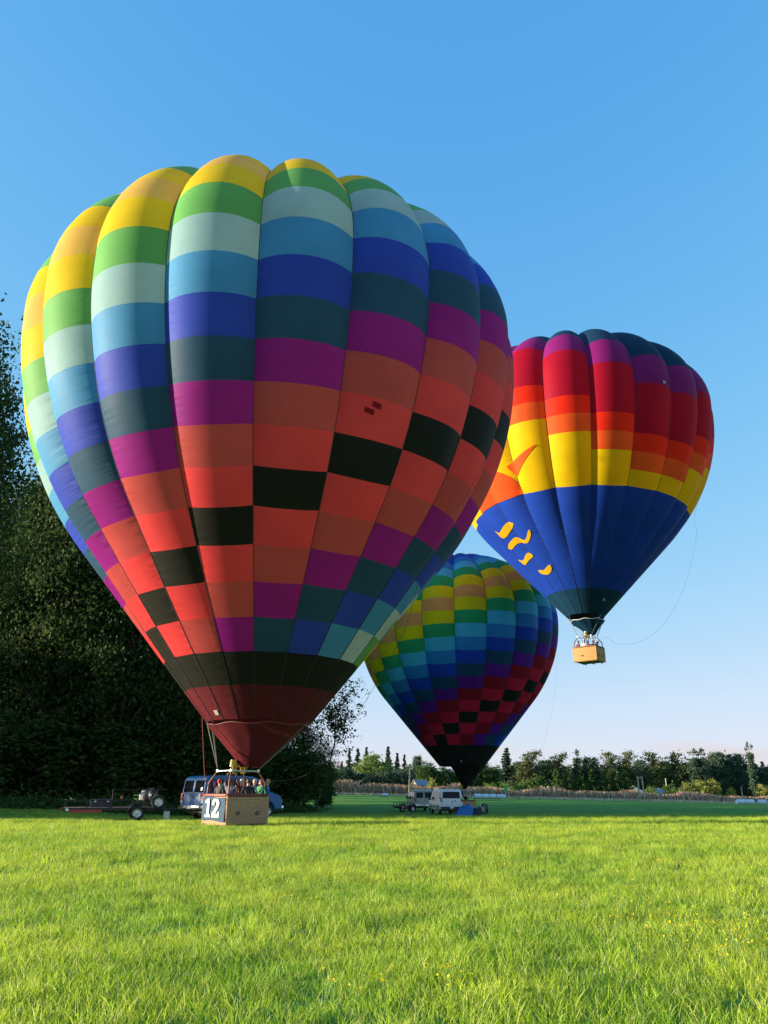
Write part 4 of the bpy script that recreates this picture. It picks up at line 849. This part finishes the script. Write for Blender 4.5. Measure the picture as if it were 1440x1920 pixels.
person(465, 33.90, FL1, 100, 'rest', 'rest', 'black', 'jeans', 'brown', 'person in black jacket with back turned at the wicker side of basket 12', group=GP1)
person(477, 34.70, FL1, 270, 'down', 'rest', 'grey', 'jeans', 'grey', 'grey-haired person in grey top inside basket 12', group=GP1)
person(489, 34.45, FL1, 240, 'rest', 'down', 'green', 'jeans', 'brown', 'person in green shirt beside the corner upright of basket 12', group=GP1)
person(501, 34.50, FL1, 200, 'out', 'rest', 'blue', 'jeans', 'blond', 'person in blue jacket leaning an elbow over the corner of basket 12', group=GP1)
FL2 = b2z + 0.10; GP2 = 'passengers in the flying basket'
for (dx, dy, f, la, ra, sh, ha, lab) in ((-0.75, 0.25, 200, 'rest', 'down', 'maroon', 'dark', 'person in maroon at the lit end of the flying basket'), (-0.38, -0.2, 250, 'rest', 'rest', 'white', 'brown', 'person in white shirt in the flying basket'), (0.02, 0.1, 260, 'up', 'rest', 'red', 'dark', 'person in red under the burner of the flying basket'),
        (0.42, -0.05, 290, 'rest', 'wave', 'bright_blue', 'brown', 'person in bright blue jacket in the flying basket'), (0.75, 0.15, 320, 'down', 'rest', 'grey', 'grey', 'person in grey at the shaded end of the flying basket')):
    person((B2[0] + dx,), 62 + dy, FL2, f, la, ra, sh, 'jeans', ha, lab, group=GP2)
FL3 = b3z + 0.10
person((B3[0] - 0.42,), 79.9, FL3, 300, 'rest', 'down', 'maroon', 'jeans', 'brown', 'person in dark maroon shirt in the basket behind the white van', group='people in the basket behind the vans')
person((B3[0] + 0.25,), 80.2, FL3, 250, 'up', 'rest', 'black', 'jeans', 'dark', 'person in black holding the burner of the basket behind the van', group='people in the basket behind the vans')

# ================================================================== VEHICLES
M_GLASS = mat('car_glass', (0.010, 0.013, 0.017), 0.04, spec=0.15); M_CHROME = mat('chrome', (0.7, 0.7, 0.72), 0.15, 1.0); M_TRIM = mat('black_trim', (0.02, 0.02, 0.022), 0.6)
M_RED = mat('tail_red', (0.55, 0.015, 0.02), 0.25); M_AMB = mat('lamp_amber', (0.75, 0.35, 0.12), 0.25); M_LAMPW = mat('lamp_white', (0.8, 0.8, 0.8), 0.2); M_RIM = mat('wheel_rim', (0.55, 0.57, 0.60), 0.35, 0.7)
def wheel(parent, c, r, w=0.22, name='wheel'):
    t = MB(); h = w / 2; t.lathe([(r * .62, -h), (r * .93, -h), (r, -h * .6), (r, h * .6), (r * .93, h), (r * .62, h)], 22, 'Y', c); wo_ = t.build(name, M_RUB, parent, 40)
    k = MB(); k.lathe([(r * .63, -h * .9), (r * .56, -h * .55), (r * .40, -h * .35), (r * .22, -h * .5), (.001, -h * .55)], 22, 'Y', c); k.lathe([(r * .63, h * .9), (r * .56, h * .55), (r * .40, h * .35), (r * .22, h * .5), (.001, h * .55)], 22, 'Y', c); k.build('rim', M_RIM, wo_, 40)
    for s in (-1, 1):
        hb_ = MB()
        for q in range(6): a = q * math.pi / 3; hb_.box((c[0] + r * .48 * math.cos(a), c[1] + s * h * .47, c[2] + r * .48 * math.sin(a)), (r * .11, h * .1, r * .11))
        hb_.build('rim_slot', M_TRIM, wo_)
    return wo_
def van(loc, rz, paint, label, style='panel', decals=False, group=None):
    o = empty('van', loc, rz, label, 'van', group); W0 = 1.0; Lw, fwx, rwx, wr = 5.45, 4.42, 1.12, 0.37
    Wz = lambda z: W0 * (1 - 0.115 * max(0, z - 1.12))
    def arch(cx, r=0.45, z=0.42): return [(cx + r * math.cos(R_(a)), 0.37 + r * math.sin(R_(a))) for a in (8, 35, 65, 90, 115, 145, 172)]
    top = 2.08
    P_ = [(0.04, .46), (0.0, .72), (0.02, 1.15), (0.12, 1.84), (0.18, 1.96), (0.34, 2.04), (1.0, top), (2.6, top), (3.35, 2.04), (3.72, 1.93), (4.42, 1.36), (4.62, 1.28), (5.18, 1.14), (5.36, 1.02), (5.42, .78), (5.40, .46)] if style == 'panel' else \
         [(0.04, .46), (0.0, .72), (0.0, 1.15), (0.07, 1.90), (0.12, 2.02), (0.26, 2.09), (1.0, 2.13), (2.8, 2.13), (3.4, 2.09), (3.75, 1.98), (4.62, 1.28), (4.80, 1.20), (5.22, 1.02), (5.36, .90), (5.42, .72), (5.40, .42)]
    P_ += arch(fwx) + [(3.3, .36), (2.2, .36)] + arch(rwx) + [(0.5, .40)]
    n = len(P_); cx = 2.7; c2 = Vector((2.7, 1.1)); ins = []
    for i in range(n):
        a, b, c = Vector(P_[i - 1]), Vector(P_[i]), Vector(P_[(i + 1) % n]); t = (c - a).normalized(); nn = Vector((t.y, -t.x)); ins.append(b + nn * 0.05)   # outline runs clockwise: right-hand normal points in
    V = []
    for ring, yk, dy in ((ins, 1, 0.0), (P_, 1, -0.055), (P_, -1, 0.055), (ins, -1, 0.0)):
        for p in ring: V.append((p[0], yk * Wz(p[1]) + dy, p[1]))
    Fc = [tuple(range(n)), tuple(range(3 * n, 4 * n))] + [(k * n + i, k * n + (i + 1) % n, (k + 1) * n + (i + 1) % n, (k + 1) * n + i) for k in range(3) for i in range(n)]
    b = MB(); b.add(V, Fc); b.build('body', paint, o, 32)
    rearx = lambda z: (0.02 + 0.10 * max(0, z - 1.15) / 0.69 if style == 'panel' else 0.07 * max(0, z - 1.15) / 0.75) - 0.004
    def side_poly(name, pts, s, m, parent, lift=0.006, th=0.014):
        q = MB(); q.poly([(x, s * (Wz(z) + lift), z) for x, z in pts], (0, s * th, 0)); return q.build(name, m, parent)
    def rear_poly(name, pts, m, parent, lift=0.008, th=0.014):
        q = MB(); q.poly([(rearx(z) - lift, y, z) for y, z in pts], (-th, 0, 0)); return q.build(name, m, parent)
    for s in (-1, 1):
        zt, zb = (1.86, 1.26) if style == 'panel' else (1.90, 1.28)
        side_poly('side_window', [(0.34, zb), (1.62, zb), (1.62, zt), (0.42, zt)], s, M_GLASS, o); side_poly('side_window', [(1.74, zb), (2.86, zb), (2.86, zt), (1.74, zt)], s, M_GLASS, o)
        side_poly('front_window', [(3.02, zb), (4.16, zb), (4.12, 1.36), (3.62, zt - 0.03), (3.02, zt)], s, M_GLASS, o)
        for x in (2.92, 1.68, 4.2): side_poly('door_seam', [(x, .5), (x + .018, .5), (x + .018, 1.24), (x, 1.24)], s, M_TRIM, o, 0.001, 0.004)
        side_poly('door_handle', [(2.72, 1.08), (2.86, 1.08), (2.86, 1.12), (2.72, 1.12)], s, M_TRIM, o, 0.0, 0.03)
        side_poly('body_trim', [(1.7, .60), (3.8, .60), (3.8, .67), (1.7, .67)], s, M_TRIM if style != 'panel' else paint, o, 0.002, 0.015)
        mr = MB(); mr.box((3.98, s * 1.16, 1.34), (0.12, 0.20, 0.30), bev=0.03); mr.tube([(4.02, s * .97, 1.26), (4.0, s * 1.14, 1.28)], 0.02, 6); mr.build('wing_mirror', M_TRIM, o, 40)
        hl = MB(); hl.box((5.33, s * .74, .86), (0.20, 0.34, 0.20), bev=0.04); hl.build('headlight', M_LAMPW, o); tl = MB(); tl.box((5.30, s * .93, .84), (0.22, 0.10, 0.18), bev=0.03); tl.build('turn_lamp', M_AMB, o)
        if style == 'panel': rear_poly('tail_light', [(s * .80, .92), (s * .96, .92), (s * .955, 1.24), (s * .80, 1.24)], M_RED, o, 0.0, 0.05); rear_poly('reverse_light', [(s * .80, .80), (s * .96, .80), (s * .96, .915), (s * .80, .915)], M_LAMPW, o, 0.0, 0.045)
        else: rear_poly('tail_light', [(s * .84, 1.06), (s * .975, 1.06), (s * .955, 1.40), (s * .84, 1.40)], M_RED, o, 0.0, 0.05)
        if style == 'panel': rear_poly('rear_window', [(s * .10, 1.30), (s * .82, 1.30), (s * .78, 1.84), (s * .10, 1.84)], M_GLASS, o)
        wheel(o, (fwx, s * .84, wr), wr); wheel(o, (rwx, s * .84, wr), wr)
    if style != 'panel':
        rear_poly('rear_window', [(-.78, 1.42), (-.70, 1.36), (.70, 1.36), (.78, 1.42), (.75, 1.84), (.68, 1.90), (-.68, 1.90), (-.75, 1.84)], M_GLASS, o); rear_poly('badge', [(-.42, 1.10), (-.24, 1.10), (-.24, 1.17), (-.42, 1.17)], M_TRIM, o, 0.0, 0.012)
    rear_poly('door_seam', [(-.008, .62), (.008, .62), (.008, 1.28), (-.008, 1.28)], M_TRIM, o, 0.002, 0.004); rear_poly('door_handle', [(-.14, 1.02), (-.04, 1.02), (-.04, 1.10), (-.14, 1.10)], M_TRIM, o, 0.0, 0.03)
    q = MB(); q.poly([(3.80, -.80, 1.885), (3.80, .80, 1.885), (4.38, .86, 1.41), (4.38, -.86, 1.41)], (0.012, 0, 0.016)); q.build('windscreen', M_GLASS, o)
    bb = MB(); bb.box((-0.07, 0, .58), (0.16, 1.94, 0.18), bev=0.03); bb.build('rear_bumper', M_CHROME if style == 'panel' else M_TRIM, o, 40); bb = MB(); bb.box((5.44, 0, .52), (0.18, 1.96, 0.20), bev=0.04); bb.build('front_bumper', M_CHROME if style == 'panel' else M_TRIM, o, 40)
    bb = MB(); bb.box((5.405, 0, .86), (0.06, 1.08, 0.22), bev=0.02); bb.build('grille', M_TRIM, o); pl = MB(); pl.box((-0.16, -.0, .60), (0.012, .32, .14)); pl.build('licence_plate', M_LAMPW, o)
    un = MB(); un.box((2.7, 0, .42), (4.9, 1.3, .2)); un.build('underbody', M_TRIM, o)
    if decals:
        pk = mat('sticker_pink', (0.65, 0.04, 0.30), .5); gr = mat('sticker_green', (0.04, 0.30, 0.26), .5); wh = mat('sticker_white', (0.6, 0.68, 0.75), .5); s = -1
        side_poly('pink_balloon_sticker', [(.60 + .10 * math.cos(R_(a)), 1.70 + .13 * math.sin(R_(a)) * (1 if math.sin(R_(a)) > 0 else 1.35)) for a in range(0, 360, 30)], s, pk, o, 0.022, 0.003)
        side_poly('green_sticker', [(.85, 1.54), (1.45, 1.54), (1.50, 1.60), (1.30, 1.68), (1.05, 1.66), (.80, 1.60)], s, gr, o, 0.022, 0.003)
        for x0, x1, z in ((.62, .80, 1.42), (.84, 1.12, 1.42), (1.16, 1.5, 1.42), (.70, 1.0, 1.34)): side_poly('white_sticker', [(x0, z), (x1, z), (x1, z + .045), (x0, z + .045)], s, wh, o, 0.022, 0.003)
        rear_poly('round_sticker', [(-.55 + .09 * math.cos(R_(a)), 1.12 + .09 * math.sin(R_(a))) for a in range(0, 360, 30)], M_LAMPW, o, 0.002, 0.004)
        rear_poly('window_sticker', [(-.74, 1.36), (-.62, 1.36), (-.62, 1.52), (-.74, 1.52)], M_LAMPW, o, 0.024, 0.003)
    return o
M_VBLUE = mat('van_blue', (0.022, 0.130, 0.34), 0.45, spec=0.3, coat=0.08, var=0.05, scale=1.0); M_VWHITE = mat('van_white', (0.74, 0.75, 0.77), 0.35, coat=0.4, var=0.04, scale=1.0); M_VCREAM = mat('van_cream', (0.46, 0.45, 0.42), 0.4, coat=0.3)
HV = R_(50); fv = Vector((math.cos(HV), math.sin(HV), 0)); lv = Vector((-math.sin(HV), math.cos(HV), 0))
cnr = at(384, 1485, 41.8); OV = Vector((cnr.x, 41.8, 0)) + lv * 1.0; OV.z = gz(OV.x + fv.x * 2.7, OV.y + fv.y * 2.7) - 0.02
van(OV, HV, M_VBLUE, 'blue passenger van hitched to the flat trailer behind basket 12', 'panel', True).scale = (1.0, 1.0, 1.05)
pw = gpt(846, 72); van(pw, R_(98), M_VWHITE, 'white van with one wide rear window beside the blue tarp', 'transit')
pw2 = gpt(795, 84); van(pw2, R_(97), M_VCREAM, 'off-white van with two rear windows parked beyond the white van', 'panel')

M_PLANK = mat('trailer_plank', (0.30, 0.23, 0.20), 0.85, var=0.3, scale=5, bump=0.3); M_FRAME = mat('trailer_frame', (0.028, 0.026, 0.028), 0.55, 0.3, var=0.2)
M_REDB = mat('trailer_red', (0.42, 0.035, 0.03), 0.5)
def trailer(hitch, rz, Lb, Wd, tongue, label, rack=True, spare=True):
    f = Vector((math.cos(rz), math.sin(rz), 0)); org = Vector(hitch) - f * (Lb + tongue); ax = Lb * 0.80; mid = org + f * ax; org.z = gz(mid.x, mid.y) - 0.02; o = empty('trailer', org, rz, label, 'trailer'); zb = 0.56
    m = MB()
    for s in (-1, 1): m.box((Lb / 2, s * Wd / 2, zb - .04), (Lb, .07, .12)); m.tube([(Lb, s * Wd * .42, zb - .05), (Lb + tongue, 0, .46)], 0.045, 6)
    for x in (0.035, Lb * .33, Lb * .66, Lb - .035): m.box((x, 0, zb - .05), (.07, Wd - .08, .09))
    m.tube([(ax, -Wd / 2 - .1, .34), (ax, Wd / 2 + .1, .34)], 0.04, 8); m.box((Lb + tongue, 0, .47), (.22, .1, .1), bev=.02); m.build('frame', M_FRAME, o)
    npk = 9; pw_ = (Wd - .1) / npk
    for i in range(npk): k = MB(); k.box((Lb / 2, -Wd / 2 + .05 + pw_ * (i + .5), zb + .025 + random.uniform(-.004, .004)), (Lb - .02, pw_ * .93, .04)); k.build('plank', M_PLANK, o)
    for s in (-1, 1):
        r_ = MB(); r_.tube([(0.02, s * Wd / 2, zb + .36), (Lb - .02, s * Wd / 2, zb + .36)], 0.022, 6)
        for x in np.linspace(0.05, Lb - .05, 5): r_.box((x, s * (Wd / 2), zb + .16), (.045, .045, .40))
        r_.build('side_rail', M_FRAME, o)
        fd = MB(); fd.lathe([(.44, -.14), (.46, 0), (.44, .14)], 12, 'Y', (ax, s * (Wd / 2 + .17), .36), a0=0, a1=math.pi); fd.build('mudguard', M_FRAME, o, 60)
        wheel(o, (ax, s * (Wd / 2 + .17), .34), .34, .2)
        tl = MB(); tl.box((-0.03, s * (Wd / 2 - .08), zb - .02), (.05, .16, .11), bev=.01); tl.build('tail_light', M_RED, o); wl = MB(); wl.box((0.22, s * (Wd / 2 + .045), zb - .05), (.14, .02, .10)); wl.build('reflector', M_LAMPW, o)
        sb = MB(); sb.box((1.05, s * (Wd / 2 + .045), zb - .12), (1.5, .03, .12)); sb.build('side_board', M_REDB, o)
    if rack:
        rk = MB()
        for s in (-1, 1):
            rk.tube([(Lb * .52, s * Wd * .5, zb + .02), (Lb * .52, s * Wd * .5, 1.42)], 0.022, 6); rk.tube([(Lb - .05, s * Wd * .5, zb + .02), (Lb + .05, s * Wd * .5, 1.42)], 0.022, 6); rk.tube([(Lb * .52, s * Wd * .5, 1.42), (Lb + .5, s * Wd * .5, 1.42)], 0.022, 6)
        rk.tube([(Lb * .52, -Wd * .5, 1.42), (Lb * .52, Wd * .5, 1.42)], 0.02, 6); rk.tube([(Lb + .5, -Wd * .5, 1.42), (Lb + .5, Wd * .5, 1.42)], 0.02, 6); rk.build('rack', M_FRAME, o)
        br = MB()
        for x in (Lb * .62, Lb * .86): br.box((x, -Wd / 2, zb + .50), (.10, .10, .16), bev=.02)
        br.build('rail_bracket', mat('rusty_bracket', (.33, .13, .05), .7), o)
    if spare: wheel(o, (Lb + .12, -Wd * .5 - .06, .84), .34, .2, 'spare_wheel')
    return o, org, f
tr, torg, tf = trailer(OV - fv * 0.42, R_(19), 4.3, 1.75, 1.5, 'dark flat utility trailer with spare wheel and rack hitched to the blue van')
trailer(pw2 + Vector((-0.9, -1.0, 0)), R_(40), 1.7, 1.2, 0.8, 'small dark trailer beside the off-white van', False, False)
tl_ = Vector((-tf.y, tf.x, 0))
def tpos(x, y, z): return torg + tf * x + tl_ * y + Vector((0, 0, z))
M_CASE = mat('dark_case', (0.03, 0.034, 0.045), .6, var=.2)
cs = empty('storage_case', tpos(1.75, 0.1, .605), R_(19), 'dark storage case lying on the bed of the flat trailer', 'case'); m = MB(); m.box((0, 0, .15), (1.05, .75, .30), bev=.03); m.build('case_body', M_CASE, cs); m = MB(); m.box((0, 0, .335), (1.08, .78, .07), bev=.02); m.build('lid', M_CASE, cs)
for s in (-.3, .3): m = MB(); m.box((s, -.40, .29), (.10, .03, .10)); m.build('latch', M_STEEL, cs)
M_ENG = mat('engine_grey', (0.50, 0.50, 0.50), .5, .3, var=.3, scale=12)
def fan(loc, rz, rad, label, tilt=0.0):
    o = empty('inflation_fan', loc, rz, label, 'fan'); zc = rad + .16
    m = MB(); m.lathe([(rad, -.12), (rad * 1.05, 0), (rad, .12)], 28, 'Y', (0, 0, zc)); m.build('shroud', M_FRAME, o, 60)
    for k in range(3):
        c = MB(); r = rad * (1, .68, .36)[k]; c.tube([(r * math.cos(a), -.13, zc + r * math.sin(a)) for a in np.linspace(0, 2 * math.pi, 28, endpoint=False)], 0.012, 5, closed=True); c.build('guard_ring', M_STEEL, o)
    for k in range(2):
        a = k * math.pi / 2 + .4; bl = MB(); q = [(-rad * .92, -.02, -.06), (rad * .92, .02, -.06), (rad * .92, -.02, .06), (-rad * .92, .02, .06)]; bl.poly([(x * math.cos(a) - z * math.sin(a), y, zc + x * math.sin(a) + z * math.cos(a)) for x, y, z in q], (0, .012, 0)); bl.build('blade', M_PLANK, o)
    e = MB(); e.box((0, .34, zc - .06), (.36, .34, .34), bev=.05); e.box((.08, .36, zc + .18), (.26, .22, .16), bev=.05); e.lathe([(.001, .0), (.1, .0), (.1, .16), (.001, .16)], 12, 'Y', (0, .06, zc)); e.build('engine', M_ENG, o, 40)
    l = MB()
    for s in (-1, 1): l.tube([(s * rad * .6, 0, zc - rad * .8), (s * rad * .75, -.22, 0.0)], .018, 6); l.tube([(s * rad * .6, 0, zc - rad * .8), (s * rad * .7, .6, 0.02)], .018, 6); l.tube([(s * rad * .55, .1, zc + rad * .5), (s * rad * .55, .85, zc + rad * .15)], .016, 6)
    l.build('stand', M_FRAME, o); return o
fan(tpos(4.02, -0.15, .605), R_(19 + 60), .36, 'grey engine inflation fan standing at the front of the flat trailer')
p = gpt(907, 70.5); fan(p, R_(120), .40, 'small round inflation fan on the grass right of the blue tarp')
# blue tarp heap
def heap(name, px, d, sx, sy, h, m, label, cat, seed):
    p = gpt(px, d); n = 22; V = []
    for j in range(n + 1):
        for i in range(n + 1):
            u, v = i / n * 2 - 1, j / n * 2 - 1; rr = max(abs(u), abs(v)); k = max(0, 1 - (abs(u) ** 4 + abs(v) ** 4)) ** .5
            nz_ = 0.7 + 0.55 * mnoise.noise((u * 2.3 + seed, v * 1.5, 0)) + 0.40 * (0.5 - abs(mnoise.noise((u * 3.5 + seed, v * 3.5, 2))))
            V.append((u * sx / 2 * (1 + .1 * mnoise.noise((u * 2, v * 2, seed))), v * sy / 2, h * k * nz_ - .02))
    b = MB(); b.add(V, [(j * (n + 1) + i, j * (n + 1) + i + 1, (j + 1) * (n + 1) + i + 1, (j + 1) * (n + 1) + i) for j in range(n) for i in range(n)])
    o = b.build(name, m, None, 70, p); tag(o, label, cat); return o
heap('tarp', 875, 70.0, 2.2, 1.2, 0.80, mat('tarp_blue', (0.008, 0.13, 0.42), .35, var=.2, scale=3, bump=.5), 'crumpled blue tarp heaped on the grass behind the white van', 'tarp', 3.3)
heap('equipment_bag', 894, 69.6, 0.9, 0.7, 0.65, mat('bag_black', (0.02, 0.02, 0.024), .7, bump=.4), 'dark equipment bag slumped against the blue tarp', 'bag', 8.1)
# jerrycan under the spare wheel, green field sign
M_CAN = mat('can_white', (0.7, 0.72, 0.74), .4); jc = empty('jerrycan', tpos(4.9, -.35, .0) , R_(19), 'small white jerrycan on the grass under the trailer tongue', 'jerrycan'); jc.location.z = gz(jc.location.x, jc.location.y)
m = MB(); m.box((0, 0, .19), (.30, .18, .38), bev=.04); m.build('can_body', M_CAN, jc, 40); m = MB(); m.tube([(-.08, 0, .37), (-.08, 0, .43), (.08, 0, .43), (.08, 0, .37)], .015, 6); m.build('handle', M_CAN, jc); m = MB(); m.lathe([(.03, .37), (.03, .42), (.001, .42)], 10, 'Z', (.11, 0, 0)); m.build('cap', M_TRIM, jc)
p = gpt(948, 158); sg = empty('field_sign', p, 0, 'small green board on a stake before the dry bank', 'sign'); m = MB(); m.box((0, 0, .85), (.06, .06, 1.8)); m.build('stake', M_POST, sg); m = MB(); m.box((0, -.05, 1.75), (.62, .03, .95), bev=.01); m.build('board', mat('sign_green', (.02, .30, .11), .5), sg)

# ================================================================== yellow buttercups (stuff)
M_PETAL = mat('petal_yellow', (0.88, 0.66, 0.01), .5, trans=.3, island=.15); M_STEM = mat('flower_stem', (0.10, 0.22, 0.04), .6)
def flower_mesh(seed):
    r = np.random.default_rng(seed); b = MB(); 
    for k in range(r.integers(1, 4)):
        x, y, h = r.normal() * .05, r.normal() * .05, r.uniform(.20, .34); b.mi = 0; b.tube([(x * .3, y * .3, 0), (x * .7, y * .7, h * .6), (x, y, h)], .0022, 3, cap=False); b.mi = 1; tx, ty = r.normal() * .4, r.normal() * .4
        for q in range(5):
            a = q * 1.2566 + r.uniform(0, .3); c, s = math.cos(a), math.sin(a); w = .010; L_ = .017; dz = .008
            T = lambda u, v, z: (x + u * c - v * s, y + u * s + v * c, h + z + tx * (u * c - v * s) + ty * (u * s + v * c)); b.add([T(.002, 0, 0), T(L_ * .7, -w, dz), T(L_, 0, dz * 1.3), T(L_ * .7, w, dz)], [(0, 1, 2, 3)])
    return b.mesh('buttercup', [M_STEM, M_PETAL])
def flowers():
    r = np.random.default_rng(4); P = []; S = []
    def patch(px, py, n, sx, sy):
        rr = ray(px, py); t = (0.02 - CH) / rr.z; c = rr * t
        for k in range(n): x, y = c.x + r.normal() * sx, c.y + r.normal() * sy; P.append((x, y, gz(x, y))); S.append(r.uniform(.55, .85))
    patch(1330, 1790, 34, .55, .45); patch(1270, 1745, 26, .7, .8); patch(1130, 1725, 14, .5, .6); patch(1215, 1690, 12, 1.2, 1.0); patch(1410, 1810, 12, .35, .3); patch(740, 1890, 5, .2, .12); patch(660, 1885, 3, .15, .12); patch(860, 1888, 3, .15, .1)
    patch(160, 1612, 40, 1.3, .7); patch(160, 1645, 26, 1.1, .6); patch(390, 1675, 14, .8, .6); patch(515, 1715, 10, .4, .4); patch(1140, 1577, 40, 2.4, 1.2); patch(1380, 1640, 16, 1.5, 1.2); patch(560, 1660, 10, 1.5, 1.0); patch(960, 1640, 12, 2, 1.5)
    scatter_object('buttercups', P, S, [flower_mesh(i) for i in range(5)], 9, 'scattered small yellow buttercups in the meadow grass', 'flowers')
flowers()
